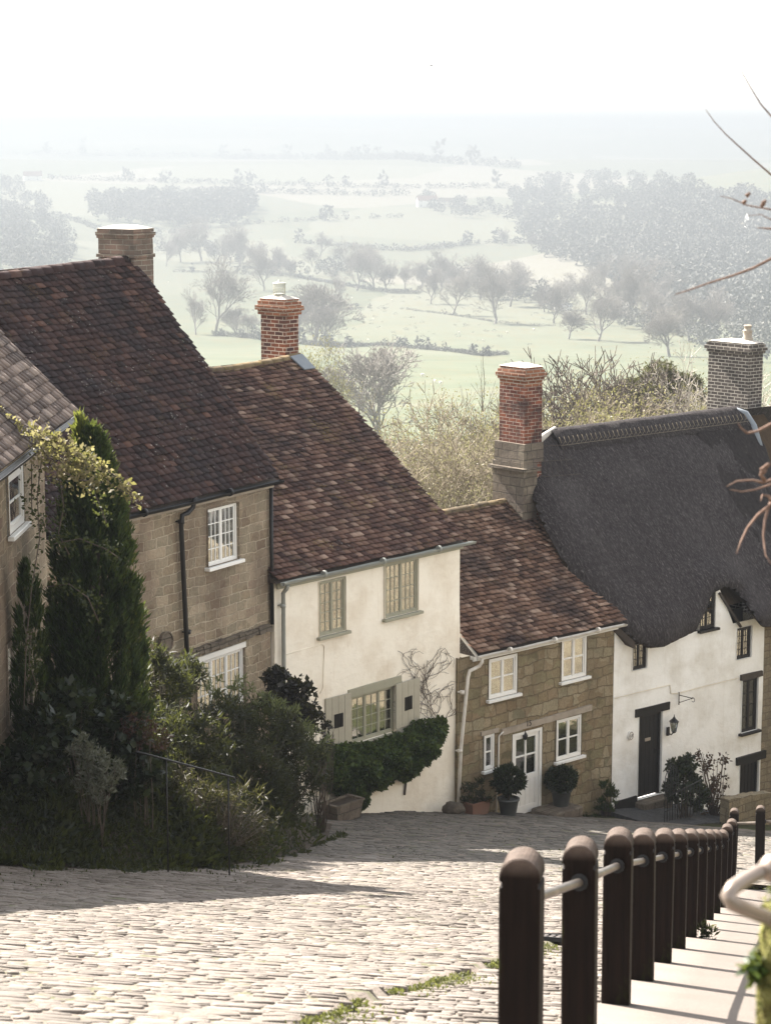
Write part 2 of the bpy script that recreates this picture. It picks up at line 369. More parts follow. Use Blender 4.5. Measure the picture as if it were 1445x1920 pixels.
def mk_wood():
    n = N('dark stained post wood'); c = n.coord(); a = n.noise(n.map(c, (9, 9, .6)), 4, 6); b = n.noise(c, 3, 4)
    col = n.ramp(a, [(.3, (.004, .0026, .002)), (.7, (.012, .0068, .005))])
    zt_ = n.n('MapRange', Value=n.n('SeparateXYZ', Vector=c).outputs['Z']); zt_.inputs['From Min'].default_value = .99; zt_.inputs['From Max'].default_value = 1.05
    col = n.mix(n.math('MULTIPLY', zt_.outputs[0], n.ramp(n.noise(c, 9, 5), [(.3, .4), (.6, 1)])), col, (.105, .08, .066))  # paler post tops: sunlight put into the colour, along with bleached wood
    m = n.math('MULTIPLY', n.ramp(n.noise(n.map(c, (3, 3, 1)), 3, 5), [(.58, 0), (.7, 1)]), .5)
    return n.fin(n.mix(m, col, (.03, .038, .008)), .7, n.bump(a, .8, .008), .10)
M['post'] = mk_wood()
def mk_moss():
    n = N('moss covered wood'); c = n.coord(); a = n.noise(c, 18, 5); b = n.noise(c, 60, 3)
    return n.fin(n.ramp(a, [(.35, (.06, .045, .02)), (.5, (.12, .115, .035)), (.62, (.19, .18, .07)), (.7, (.34, .31, .22))]), .95, n.bump(n.math('ADD', a, b), 1, .02), .1)
M['moss'] = mk_moss()
def mk_terrain():
    n = N('pasture'); c = n.world(); dist = n.n('SeparateXYZ', Vector=c).outputs['Y']
    vo = n.n('TexVoronoi', Vector=n.map(n.warp(c, .002, 160), (1, .55, 0)), Scale=.0035).outputs['Color']; r = n.n('SeparateColor', Color=vo).outputs[0]
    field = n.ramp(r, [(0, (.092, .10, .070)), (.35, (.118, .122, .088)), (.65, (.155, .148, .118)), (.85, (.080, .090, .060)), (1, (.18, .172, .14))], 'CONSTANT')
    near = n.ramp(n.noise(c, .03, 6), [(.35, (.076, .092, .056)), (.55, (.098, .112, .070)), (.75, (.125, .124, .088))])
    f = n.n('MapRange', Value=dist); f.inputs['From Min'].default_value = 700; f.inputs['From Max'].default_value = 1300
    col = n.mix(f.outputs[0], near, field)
    g = n.noise(n.map(c, (1, .35, 1)), .12, 8, .75); col = n.mix(n.ramp(g, [(.48, 0), (.7, .65)]), col, (.12, .10, .05))
    nf = n.n('MapRange', Value=dist); nf.inputs['From Min'].default_value = 48; nf.inputs['From Max'].default_value = 80
    col = n.mix(nf.outputs[0], n.ramp(n.noise(c, 4, 5), [(.4, (.035, .03, .018)), (.65, (.05, .06, .02))]), col)
    return n.fin(col, .95, n.bump(n.noise(c, 2, 4), .4, .05), .1)
M['terrain'] = mk_terrain()
M['conifer'] = leaf('conifer spray', (.014, .036, .010), (.032, .075, .016), (.08, .13, .028), .3)
M['conifer_lit_tip'] = leaf('yellow green conifer tips', (.10, .14, .025), (.19, .22, .035), (.26, .24, .05), .4)  # lighter copy of the conifer spray: sunlight put into the colour
M['creeper'] = leaf('yellow creeper leaves', (.16, .14, .045), (.32, .26, .13), (.48, .39, .25), .4)
M['creeper_dark'] = leaf('dark creeper leaves', (.02, .035, .012), (.04, .06, .018), (.08, .09, .03), .3)
M['ivy'] = leaf('ivy leaves', (.02, .045, .012), (.05, .10, .022), (.15, .22, .05), .3, .45)
M['bay'] = leaf('bay leaves', (.010, .020, .010), (.018, .035, .014), (.04, .06, .025), .15, .4)
M['darkleaf'] = leaf('dark purple leaves', (.012, .010, .010), (.022, .018, .015), (.035, .03, .02), .15, .4)
M['redleaf'] = leaf('purple red leaves', (.05, .015, .018), (.09, .03, .03), (.12, .05, .04), .25, .5)
M['greyleaf'] = leaf('grey green leaves', (.14, .15, .12), (.22, .23, .18), (.30, .31, .25), .25)
M['willowleaf'] = leaf('narrow green leaves', (.010, .014, .007), (.022, .028, .014), (.055, .060, .032), .25)
M['dryleaf'] = leaf('dry brown leaves', (.025, .018, .011), (.055, .042, .025), (.11, .085, .055), .2)
M['budleaf'] = leaf('bright young leaves', (.09, .12, .05), (.18, .21, .10), (.30, .33, .19), .45)
M['grass'] = leaf('bed greenery', (.008, .014, .007), (.016, .026, .011), (.035, .045, .02), .3)
M['weed'] = leaf('bright weeds', (.05, .06, .02), (.10, .11, .035), (.17, .17, .07), .4)
M['palebud'] = leaf('pale spring buds', (.20, .17, .10), (.32, .28, .17), (.44, .39, .27), .3)
M['yellowbud'] = leaf('yellow spring foliage', (.22, .19, .08), (.31, .27, .13), (.38, .34, .20), .3)
M['duskybush'] = leaf('dark olive bush', (.05, .045, .025), (.09, .08, .045), (.13, .11, .06), .2)
M['farleaf'] = leaf('far woodland', (.14, .145, .135), (.21, .21, .19), (.28, .27, .245), 0.0, 1.0, .8, 0.0)  # woodland colour lightened: distance haze put into the leaves
M['twig'] = bark('twigs', (.06, .047, .038), (.125, .098, .078))
M['twigpale'] = bark('pale twigs', (.16, .13, .09), (.25, .21, .15))
M['fartwig'] = bark('hazy twigs', (.16, .145, .13), (.27, .25, .225))  # paler copy of the twigs for far trees, with haze put into the colour
M['birch'] = bark('birch bark', (.30, .27, .23), (.55, .5, .44))
M['branch'] = bark('reddish branch bark', (.12, .07, .05), (.22, .145, .11), 30)
M['flower'] = leaf('small blue flowers', (.10, .13, .35), (.2, .25, .5), None, .3)
M['wool'] = paint('sheep wool', (.72, .69, .60), .95, .2)

# ------------------------------------------------------------------ terrain
def build_terrain():
    ys = [-30 + i * 1.5 for i in range(74)]
    y = ys[-1]
    while y < 12000: y *= 1.022; ys.append(y)
    nx = 150; V = []
    for y in ys:
        wd = 60 + max(0, y) * .34
        for i in range(nx + 1):
            a = i / nx * 2 - 1; x = wd * (a * .45 + .55 * a ** 3)
            V.append((x, y, H(x, y) - (.16 if y < 47 else 0)))
    Fc = []
    for j in range(len(ys) - 1):
        for i in range(nx):
            a = j * (nx + 1) + i; Fc.append((a, a + 1, a + nx + 2, a + nx + 1))
    tag(mesh_np('terrain', V, Fc, M['terrain'], None, True), kind='structure')
build_terrain()

# ------------------------------------------------------------------ street of setts
POST0 = (0.59, 8.48); PD = (.386, 2.0)
def fence_x(y): return POST0[0] + (y - POST0[1]) * PD[0] / PD[1]
def kerb_x(y):                          # open joint with weeds between the street and the lower strip beside the posts
    return float(np.interp(y, [4, 9.5, 15.5, 20, 30], [-1.6, -.75, .72, 1.7, 4.2]))
def street_z(x, y):
    z = H(x, y) + .025 * mnoise.noise(Vector((x * .45, y * .45, 0)))
    z += .02 * mnoise.noise(Vector((x * 1.7, y * 1.7, 5)))
    return z
def build_street():
    V = []; Fc = []
    y = 4.0
    base = [(-1, -1), (0, -1), (1, -1), (1, 0), (1, 1), (0, 1), (-1, 1), (-1, 0)]
    row = 0
    while y < 46.5:
        hy = random.uniform(.032, .060) * (1 if y < 26 else 1.25)
        y += hy; row += 1
        xl = -7.5; xr = fence_x(y) - .02 if y < 34 else 8.5
        x = xl - random.uniform(0, .2)
        while x < xr:
            hx = random.choice((.04, .055, .075, .10, .13)) * random.uniform(.85, 1.15) * (1 if y < 26 else 1.2); x += hx
            if x + hx < xr:
                wob = .10 * math.sin(x * .8 + row * .01) + .16 * mnoise.noise(Vector((x * .35, y * .22, 12))) + .035 * mnoise.noise(Vector((x * 1.3, row * .4, 2)))
                cx, cy = x, y + wob + random.gauss(0, .010)
                if abs(cx - kerb_x(cy)) > .05 or cy > 22:
                    cz = street_z(cx, cy)
                    if cx > kerb_x(cy) and cy < 24: cz -= .035 * (1 - sstep(17, 23, cy))
                    up = random.gauss(0, .003) + (-.014 if random.random() < .06 else 0); tx = random.gauss(0, .018); ty = random.gauss(-.01, .032)
                    sl = (H(cx, cy + .5) - H(cx, cy - .5)); b = len(V)
                    g = .004
                    for (a, c_) in base:
                        k = .93 if a and c_ else 1
                        px, py = a * (hx - g) * k, c_ * (hy - g) * k
                        V.append((cx + px, cy + py, cz - .05 + sl * py - .08 * px))
                    for (a, c_) in base:
                        k = .93 if a and c_ else 1
                        px, py = a * (hx - g) * k * .98, c_ * (hy - g) * k * .98
                        V.append((cx + px, cy + py, cz + up - .005 + sl * py - .08 * px + tx * px + ty * py))
                    for (a, c_) in base:
                        k = .9 if a and c_ else 1
                        px, py = a * (hx - g) * k * .9, c_ * (hy - g) * k * .82
                        V.append((cx + px, cy + py, cz + up + sl * py - .08 * px + tx * px + ty * py))
                    V.append((cx, cy, cz + up + .001))
                    for k in range(8):
                        m = (k + 1) % 8
                        Fc += [(b + k, b + m, b + 8 + m, b + 8 + k), (b + 8 + k, b + 8 + m, b + 16 + m, b + 16 + k), (b + 16 + k, b + 16 + m, b + 24, b + 24)]
            x += hx
        y += hy
    me = bpy.data.meshes.new('street')
    me.from_pydata(V, [], [f if f[2] != f[3] else f[:3] for f in Fc]); me.update()
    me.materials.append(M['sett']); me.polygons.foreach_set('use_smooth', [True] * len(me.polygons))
    o = bpy.data.objects.new('street', me); COL.objects.link(o); tag(o, kind='structure')
    # bedding between the setts
    V = []; Fc = []; nx = 170; ny = 420
    for j in range(ny + 1):
        y = 3.5 + j * (47.2 - 3.5) / ny
        x1 = fence_x(y) + .1 if y < 34 else 9.5
        for i in range(nx + 1):
            x = -8.5 + (x1 + 8.5) * i / nx
            z = street_z(x, y) - .006 + .012 * mnoise.noise(Vector((x * 5, y * 5, 3)))
            if x > kerb_x(y) and y < 24: z -= .045 * (1 - sstep(17, 23, y))
            V.append((x, y, z))
    for j in range(ny):
        for i in range(nx):
            a = j * (nx + 1) + i; Fc.append((a, a + 1, a + nx + 2, a + nx + 1))
    tag(mesh_np('street_bedding', V, Fc, M['earth'], None, True), kind='structure')
build_street()
def build_pavement():
    V = []; Fc = []; nx = 6; ys = [3 + i * .25 for i in range(118)]
    def px(y, a): return fence_x(y) - .10 + a
    for y in ys:
        for i in range(nx + 1):
            a = i / nx * 2.6; V.append((px(y, a), y, H(px(y, a), y) + .035))
    n0 = len(V)
    for y in ys: V.append((px(y, 0), y, H(px(y, 0), y) - .25))
    for j in range(len(ys) - 1):
        for i in range(nx):
            a = j * (nx + 1) + i; Fc.append((a, a + 1, a + nx + 2, a + nx + 1))
        Fc.append((n0 + j, j * (nx + 1), (j + 1) * (nx + 1), n0 + j + 1))
    tag(mesh_np('pavement', V, Fc, M['conc'], None, False), kind='structure')
build_pavement()

# ------------------------------------------------------------------ house frame
class House:
    def __init__(s, name, u, v, Z, az, label, cat='house'):
        s.az = R(az); P = pt(u, v, Z)
        s.o = Vector((P.x, P.y, 0)); s.rz = R(90) - s.az
        s.d = Vector((math.sin(s.az), math.cos(s.az), 0)); s.b = Vector((-math.cos(s.az), math.sin(s.az), 0))
        s.root = empty(name, s.o, s.rz, label, cat); s.gables = []
    def on(s, u, v, y=0.0):
        r = ray(u, v); k = (s.o.dot(s.b) + y) / r.dot(s.b); p = r * k - s.o
        return p.dot(s.d), p.z
    def rect(s, u0, v0, u1, v1, y=0.0):
        """pixel of bottom-left and of top-right corner -> x0,x1,z0,z1"""
        a = s.on(u0, v0, y); b = s.on(u1, v1, y); return a[0], b[0], a[1], b[1]
    def setroof(s, u, v, ov, pitch):
        s.ov = ov; s.ez = s.on(u, v, -ov)[1]; s.p = R(pitch)
    def rp(s, u, v):
        """pixel -> roof plane (x, t) with t the slope distance from the eave"""
        nb = s.b * -math.sin(s.p) + Vector((0, 0, math.cos(s.p)))
        P0 = s.o + s.b * -s.ov + Vector((0, 0, s.ez)); r = ray(u, v); k = P0.dot(nb) / r.dot(nb); q = r * k - P0
        return q.dot(s.d), q.dot(s.b) / math.cos(s.p)
    def R3(s, x, t, h=0.0):
        return (x, -s.ov + t * math.cos(s.p) - h * math.sin(s.p), s.ez + t * math.sin(s.p) + h * math.cos(s.p))
    def world(s, x, y, z): return s.o + s.d * x + s.b * y + Vector((0, 0, z))
    def ground(s, x, y=0.0):
        p = s.world(x, y, 0); return H(p.x, p.y)

def wall(hs, x0, x1, z0, z1, depth, mat, openings, eave_pitch=None, reveal=.13, name='wall', ridge=None):
    m = MB()
    xs = sorted({x0, x1} | {q for o in openings for q in o[:2]}); zs = sorted({z0, z1} | {q for o in openings for q in o[2:]})
    # subdivide for a slightly uneven face
    def sub(a):
        out = []
        for p, q in zip(a[:-1], a[1:]):
            n = max(1, int((q - p) / .35)); out += [p + (q - p) * i / n for i in range(n)]
        return out + [a[-1]]
    xs, zs = sub(xs), sub(zs)
    def P(x, z):
        k = 1 if (x0 < x < x1) else .5
        return (x + .012 * mnoise.noise(Vector((z * 1.3, x * .3, 9))) * (1 if x in (x0, x1) else 0), .035 * k * mnoise.noise(Vector((x * .9, z * .9, 1.5))), z)
    for i in range(len(xs) - 1):
        for j in range(len(zs) - 1):
            cx, cz = (xs[i] + xs[i + 1]) / 2, (zs[j] + zs[j + 1]) / 2
            if any(o[0] < cx < o[1] and o[2] < cz < o[3] for o in openings): continue
            m.face([P(xs[i], zs[j]), P(xs[i + 1], zs[j]), P(xs[i + 1], zs[j + 1]), P(xs[i], zs[j + 1])])
    for a, b, c, d in openings:
        e = -.03; r = reveal
        m.face([(a, e, c), (a, r, c), (a, r, d), (a, e, d)]); m.face([(b, r, c), (b, e, c), (b, e, d), (b, r, d)])
        m.face([(a, r, d), (b, r, d), (b, e, d), (a, e, d)]); m.face([(a, e, c), (b, e, c), (b, r, c), (a, r, c)])
    # sides, back and gables
    m.face([(x0, 0, z0), (x0, 0, z1), (x0, depth, z1), (x0, depth, z0)]); m.face([(x1, 0, z0), (x1, depth, z0), (x1, depth, z1), (x1, 0, z1)])
    m.face([(x0, depth, z0), (x0, depth, z1), (x1, depth, z1), (x1, depth, z0)])
    if ridge:
        for x in (x0, x1):
            m.face([(x, 0, z1), (x, depth / 2, ridge), (x, depth, z1)])
    return m.build(name, mat, hs.root)

def window(hs, x0, x1, z0, z1, mats, lights=2, cols=2, rows=4, sill=None, y=.05, fw=.045, bar=.014, name='window', curtain='curtain', label=None, pelmet=None, cm=None, proud=.0):
    """a timber window: frame > sash bars, pane, curtains, sill as sub parts"""
    fr = MB(); d = .07; yy = y - proud
    fr.bbox(x0, x0 + fw, yy, yy + d, z0, z1); fr.bbox(x1 - fw, x1, yy, yy + d, z0, z1)
    fr.box(x0 + fw, x1 - fw, yy + .002, yy + d, z1 - fw, z1); fr.box(x0 + fw, x1 - fw, yy + .002, yy + d, z0, z0 + fw)
    w_ = (x1 - x0 - 2 * fw) / lights
    for i in range(1, lights): fr.box(x0 + fw + w_ * i - fw * .45, x0 + fw + w_ * i + fw * .45, yy + .004, yy + d, z0 + fw, z1 - fw)
    o = fr.build(name, M[mats], hs.root)
    if label: o['label'] = label
    sb = MB()
    for i in range(lights):
        a = x0 + fw + w_ * i; b = a + w_
        a2, b2, c2, d2 = a + .012, b - .012, z0 + fw, z1 - fw; s = .026
        sb.box(a2, a2 + s, yy + .012, yy + .045, c2, d2); sb.box(b2 - s, b2, yy + .012, yy + .045, c2, d2)
        sb.box(a2 + s, b2 - s, yy + .014, yy + .045, d2 - s, d2); sb.box(a2 + s, b2 - s, yy + .014, yy + .045, c2, c2 + s)
        for k in range(1, cols):
            cx = a2 + s + (b2 - a2 - 2 * s) * k / cols; sb.box(cx - bar / 2, cx + bar / 2, yy + .016, yy + .040, c2 + s, d2 - s)
        for k in range(1, rows):
            cz = c2 + s + (d2 - c2 - 2 * s) * k / rows; sb.box(a2 + s, b2 - s, yy + .018, yy + .038, cz - bar / 2, cz + bar / 2)
    sb.build('sash', M[mats], o)
    gl = MB().box(x0 + fw, x1 - fw, yy + .026, yy + .030, z0 + fw, z1 - fw); gl.build('pane', M['glass'], o)
    if curtain:
        c = MB(); cw = (x1 - x0) * .36
        def drape(a, b):
            n = 18; pts = [(a + (b - a) * i / n, yy + .14 + .022 * math.sin(i * 2.1)) for i in range(n + 1)]
            for i in range(n):
                (p, q), (p2, q2) = pts[i], pts[i + 1]; c.face([(p, q, z0), (p2, q2, z0), (p2, q2, z1), (p, q, z1)])
        if curtain == 'net': drape(x0, x1)
        else: drape(x0, x0 + cw); drape(x1 - cw, x1)
        c.build('curtain', M['netting' if curtain == 'net' else 'curtain'], o)
    MB().box(x0 - .3, x1 + .3, yy + .5, yy + .52, z0 - .3, z1 + .3).build('unlit_room_panel', M['room'], o)  # dark panel behind the panes: the unlit room's shade put into its colour
    if sill:
        MB().bbox(x0 - .06, x1 + .08, -.10, yy + .01, z0 - .06, z0 - .003, .008).build('sill', M[sill], o)
    return o

def tile_roof(hs, poly, mat, gauge=.145, tw=.2, name='roof', sag=.05, back=True, jit=1.0, ridge_mat=None, lift0=.026):
    """poly: right edge list [(x,t)...] from eave to ridge and left edge list; rows of separate lapped tiles"""
    left, right = poly; tmax = right[-1][1]
    lt, lx = [p[1] for p in left], [p[0] for p in left]; rt, rx = [p[1] for p in right], [p[0] for p in right]
    V = []; Fc = []
    def sagf(x, t):
        return -sag * math.sin(PI * min(1, max(0, (x - lx[0]) / max(.1, rx[0] - lx[0])))) * (t / tmax) + .03 * mnoise.noise(Vector((x * .7, t * .7, 4.4)))
    nrow = int(tmax / gauge); bx = [(0, 2, 3, 1), (4, 5, 7, 6), (0, 1, 5, 4), (1, 3, 7, 5), (3, 2, 6, 7), (2, 0, 4, 6)]
    for r in range(nrow + 1):
        t = r * gauge; a = float(np.interp(t, lt, lx)); b = float(np.interp(t, rt, rx))
        x = a - (tw / 2 if r % 2 else 0) + random.uniform(-.02, .02)
        while x < b - .03:
            ww = tw * random.uniform(.9, 1.06); xa, xb = max(x, a - .02), min(x + ww - .006, b + random.uniform(-.01, .012))
            x += ww
            if xb - xa < .04: continue
            dz = random.gauss(0, .0045) * jit; tl = random.gauss(0, .003) * jit; t0 = t + random.gauss(0, .007) * jit; t1 = min(t0 + gauge * 1.55, tmax + .05)
            h0 = lift0 + dz + abs(random.gauss(0, .004)) * jit; h1 = .002 + dz * .3; th = .020; s0 = sagf((xa + xb) / 2, t)
            n0 = len(V)
            for hh in (0, th):
                for (tt, h) in ((t0, h0), (t1, h1)):
                    for k, xx in enumerate((xa, xb)): V.append(hs.R3(xx, tt, h + hh + s0 + (tl if k else -tl)))
            Fc += [tuple(n0 + i for i in f) for f in bx]
    o = mesh_np(name, V, Fc, mat, hs.root)
    # boarding under the tiles, far slope
    m = MB(); n = 8
    for i in range(n):
        ta, tb = tmax * i / n, tmax * (i + 1) / n
        q = [(float(np.interp(ta, lt, lx)), ta), (float(np.interp(ta, rt, rx)), ta), (float(np.interp(tb, rt, rx)), tb), (float(np.interp(tb, lt, lx)), tb)]
        m.face([hs.R3(x, t, -.05 - sag * .9 if 0 < t else -.05) for x, t in q])
    a, b = left[-1][0], right[-1][0]; top = hs.R3(a, tmax, -.02)
    if back:
        yb = top[1] * 2 + hs.ov; a0, b0 = left[0][0], right[0][0]
        m.face([(a, top[1], top[2]), (b, top[1], top[2]), (b, yb, hs.ez), (a, yb, hs.ez)])
        for xe in (a, b): m.face([hs.R3(xe, 0, -.05), (xe, top[1], top[2]), (xe, yb, hs.ez)])
    m.build('roof_boarding', M['beam'], o)
    # ridge tiles: half round, each slightly out of line
    if ridge_mat:
        V = []; Fc = []; x = a
        while x < b:
            L = min(.30, b - x); s0 = sagf(x + L / 2, tmax) + .01; s1 = random.gauss(0, .006); ns = 7; n0 = len(V)
            for e, xx in enumerate((x, x + L + .02)):
                for rr in (.13, .11):
                    for k in range(ns + 1):
                        g = -.15 + (PI + .3) * k / ns
                        V.append((xx, top[1] - rr * math.cos(g), top[2] - .035 + s0 + s1 + (.010 if e else 0) + rr * math.sin(g) * .85))
            w2 = ns + 1
            for k in range(ns):
                Fc += [(n0 + k, n0 + k + 1, n0 + 2 * w2 + k + 1, n0 + 2 * w2 + k), (n0 + w2 + k, n0 + 3 * w2 + k, n0 + 3 * w2 + k + 1, n0 + w2 + k + 1), (n0 + k, n0 + w2 + k, n0 + w2 + k + 1, n0 + k + 1), (n0 + 2 * w2 + k, n0 + 2 * w2 + k + 1, n0 + 3 * w2 + k + 1, n0 + 3 * w2 + k)]
            x += L
        mesh_np('ridge_tiles', V, Fc, ridge_mat, o)
    return o

def chimney(hs, u, v, yf, wfront, dep, z_base, mat, capmat, courses, name='chimney', pot=None):
    """u,v = pixel of the near top corner; yf = local y of the front face; the left face runs back"""
    x, zt = hs.on(u, v, yf); hc = sum(c[1] for c in courses); m = MB()
    m.box(x, x + wfront, yf, yf + dep, z_base, zt - hc)
    o = m.build(name, mat, hs.root)
    z = zt - hc; c = MB()
    for out, h in courses: c.box(x - out, x + wfront + out, yf - out, yf + dep + out, z + .001, z + h, .006); z += h
    cap = c.build('cap_courses', capmat, o)
    # weathered mortar top
    t = MB(); t.add([(x - .02, yf - .02, z), (x + wfront + .02, yf - .02, z), (x + wfront + .02, yf + dep + .02, z), (x - .02, yf + dep + .02, z), (x + wfront * .3, yf + dep * .3, z + .07), (x + wfront * .7, yf + dep * .3, z + .07), (x + wfront * .7, yf + dep * .7, z + .07), (x + wfront * .3, yf + dep * .7, z + .07)],
                    [(0, 1, 5, 4), (1, 2, 6, 5), (2, 3, 7, 6), (3, 0, 4, 7), (4, 5, 6, 7)]); t.build('mortar_top', M['cement'], o)
    return o, x, zt, x + wfront / 2, yf + dep / 2, z + .06

def gutter(hs, x0, x1, z, y, r, mat, name='gutter', drop=0.0):
    m = MB(); n = 8; seg = 10; vs = []; fs = []
    for i in range(seg + 1):
        x = x0 + (x1 - x0) * i / seg; zz = z - drop * i / seg + .006 * math.sin(i * 1.7)
        for rr in (r, r - .008):
            for k in range(n + 1):
                g = PI + PI * k / n; vs.append((x, y + rr * math.cos(g), zz + rr * math.sin(g)))
    w_ = 2 * (n + 1)
    for i in range(seg):
        for k in range(n):
            a = i * w_ + k; b = a + n + 1; fs += [(a, a + 1, a + w_ + 1, a + w_), (b, b + w_, b + w_ + 1, b + 1)]
        for a, b in ((0, n + 1), (n, 2 * n + 1)): fs.append((i * w_ + a, i * w_ + b, (i + 1) * w_ + b, (i + 1) * w_ + a))
    fs.append(tuple(range(n + 1))); fs.append(tuple(seg * w_ + k for k in range(n, -1, -1)))
    m.add(vs, fs, True)
    for i in (2, 5, 8):
        x = x0 + (x1 - x0) * i / seg; m.tube([(x - .03, y, z - .004), (x + .03, y, z - .004)], r + .008, 10)
    return m.build(name, M[mat], hs.root)
def downpipe(hs, pts, r, mat, name='downpipe', collars=()):
    m = MB().tube(pts, r, 10)
    for (x, y, z) in collars: m.tube([(x, y, z - .035), (x, y, z + .035)], r + .014, 10); m.box(x - .05, x + .05, y, y + .09, z - .012, z + .012)
    return m.build(name, M[mat], hs.root)
def span(hs, *uv):   # min ground under the front
    return min(hs.ground(x) for x in uv) - .9
# ---- second house from the left: brown stone, plum tiled roof
h2 = House('stone_house', 505, 905, 41.6, 31, 'brown stone cottage with steep dark plum tiled roof, black gutter and white many-paned windows')
h2.setroof(520, 897, .16, 48)
W2 = [h2.rect(389, 1064, 446, 941), h2.rect(369, 1350, 458, 1213)]
zt = h2.ez - .04; z0 = span(h2, -7.5, 0)
wall(h2, -7.6, 0, z0, zt, 7.6, M['stone_brown'], [(a, b, c, d) for a, b, c, d in W2])
rt = [h2.rp(520, 895), h2.rp(455, 790), h2.rp(390, 692), h2.rp(330, 605), h2.rp(281, 528)]
tr = h2.rp(225, 487)[1]; print('H2 roof', rt, h2.rp(225, 487), h2.rp(0, 497))
rt = [(rt[0][0], 0)] + rt[1:] + [(h2.rp(240, 492)[0], tr)]
tile_roof(h2, ([(-8.4, 0), (-8.4, tr)], rt), M['tile_plum'], .138, .19, sag=.10, lift0=.040, ridge_mat=M['tile_plum'])
window(h2, *W2[0], 'wpaint', 2, 3, 4, 'wpaint', y=.03)
window(h2, *W2[1], 'wpaint', 3, 3, 3, None, y=.03)
L = h2.on(457, 1205); L0 = h2.on(368, 1235); MB().bbox(L0[0] - .05, L[0] + .05, -.02, .1, W2[1][3], W2[1][3] + .10).build('lintel', M['wpaint'], h2.root)
a = h2.on(512, 1172); s = MB()
for i in range(16): s.box(-3.6 + i * .22, -3.6 + i * .22 + .235, -.10, .02, a[1] - .06, a[1] + .06, .02)
s.build('string_course', M['stone_old'], h2.root)['label'] = 'dark weathered stone ledge'
a = h2.on(311, 1203, -.03); s = MB(); n = 28
s.add([(a[0] + .17 * math.cos(2 * PI * k / n), -.05, a[1] + .17 * math.sin(2 * PI * k / n)) for k in range(n)] + [(a[0] + .17 * math.cos(2 * PI * k / n), .03, a[1] + .17 * math.sin(2 * PI * k / n)) for k in range(n)],
      [tuple(range(n))[::-1]] + [(k, (k + 1) % n, n + (k + 1) % n, n + k) for k in range(n)])
s.tube([(a[0] + .17 * math.cos(2 * PI * k / n), -.055, a[1] + .17 * math.sin(2 * PI * k / n)) for k in range(n + 1)], .018, 6)
s.build('round_plaque', M['stone_old'], h2.root)
gutter(h2, -8.3, .12, h2.ez - .03, -.20, .065, 'iron')
def P3(hs, lst, y): return [(hs.on(u, v, y)[0], y, hs.on(u, v, y)[1]) for u, v in lst]
p = P3(h2, [(366, 932)], -.2) + P3(h2, [(362, 951), (352, 962), (342, 966)], -.13) + P3(h2, [(340, 985), (349, 1180), (355, 1330)], -.09)
downpipe(h2, p, .045, 'iron', collars=P3(h2, [(340, 978), (352, 1185)], -.09))
p = P3(h2, [(505, 915), (510, 1050), (511, 1170)], -.05); p[0] = (-.03, -.06, p[0][2]); p = [(-.03, -.06, q[2]) for q in p]
downpipe(h2, p, .035, 'iron')
p = P3(h2, [(262, 955), (245, 968), (244, 990), (248, 1048)], -.04); downpipe(h2, p, .015, 'iron', 'cable_pipe')
chimney(h2, 250, 430, 3.2, .62, .85, -6, M['brick_buff'], M['brick_buff'], [(.0, .02), (.025, .07), (.0, .30), (.02, .05), (.04, .06), (.015, .07)][::1])
# fascia under the gutter
MB().box(-8, -.02, -.12, -.075, h2.ez - .16, h2.ez - .05).build('fascia', M['beampale'], h2.root)

# ---- third: cream house
h3 = House('cream_house', 862, 1027, 46.0, 41, 'tall cream limewashed cottage with sage shutters and an ivy mass under its lower window')
h3.setroof(870, 1015, .18, 36)
W3 = [h3.rect(597, 1194, 647, 1080), h3.rect(720, 1160, 783, 1044), h3.rect(657, 1396, 740, 1284)]
x3 = h3.on(514, 1100)[0]; z0 = span(h3, x3, 0); zt = h3.ez - .04
wall(h3, x3, 0, z0, zt, 7.8, M['cream'], W3, ridge=zt + 2.9)
rt = [h3.rp(872, 1013), h3.rp(780, 905), h3.rp(672, 780), h3.rp(600, 705), h3.rp(560, 668)]
print('H3', x3, rt, h3.rp(400, 680)); tr = rt[-1][1]; rt[0] = (rt[0][0], 0)
tile_roof(h3, ([(x3 - .1, 0), (x3 - .1, tr)], rt), M['tile_brown'], .13, .165, sag=.10, jit=.8, lift0=.052, ridge_mat=M['ridge_moss'])
window(h3, *W3[0], 'sage', 2, 2, 5, 'sage', y=.0)
window(h3, *W3[1], 'sage', 2, 3, 4, 'sage', y=.0)
window(h3, *W3[2], 'sage', 3, 2, 4, 'sage', y=.02)
x0, x1, zb, ztp = W3[2]
MB().bbox(x0 - .1, x1 + .16, -.05, .06, ztp + .005, ztp + .17).build('lintel', M['sage'], h3.root)
def shutter(hs, x0, x1, z0, z1, gx, gz, ang, hinge):
    m = MB(); n = 4; w_ = (x1 - x0) / n; xo = x0 if hinge < 0 else x1
    o = None
    for i in range(n): m.bbox(x0 - xo + i * w_ + .003, x0 - xo + (i + 1) * w_ - .003, -.035, 0, 0, z1 - z0, .004)
    m.box(x0 - xo + .03, x1 - xo - .03, .0005, .022, .12, .20); m.box(x0 - xo + .03, x1 - xo - .03, .0005, .022, z1 - z0 - .2, z1 - z0 - .12)
    o = m.build('shutter', M['shutter'], hs.root, (xo, -.06, z0)); o.rotation_euler = (0, 0, ang)
    g = MB(); cx = (x0 + x1) / 2 - xo; cz = (z1 - z0) * .5
    g.box(cx - .12, cx + .12, -.039, -.0355, cz - .14, cz + .14)
    g.build('shutter_opening', M['room'], o)
    g = MB()
    for i in range(6): g.box(cx - .115 + i * .042, cx - .100 + i * .042, -.052, -.040, cz - .135, cz + .135)
    g.build('grille', M['iron'], o)
    return o
a = h3.rect(615, 1406, 659, 1303, -.1); shutter(h3, a[0], a[1], a[2] + .02, a[3] + .04, 0, 0, R(-4), 1)
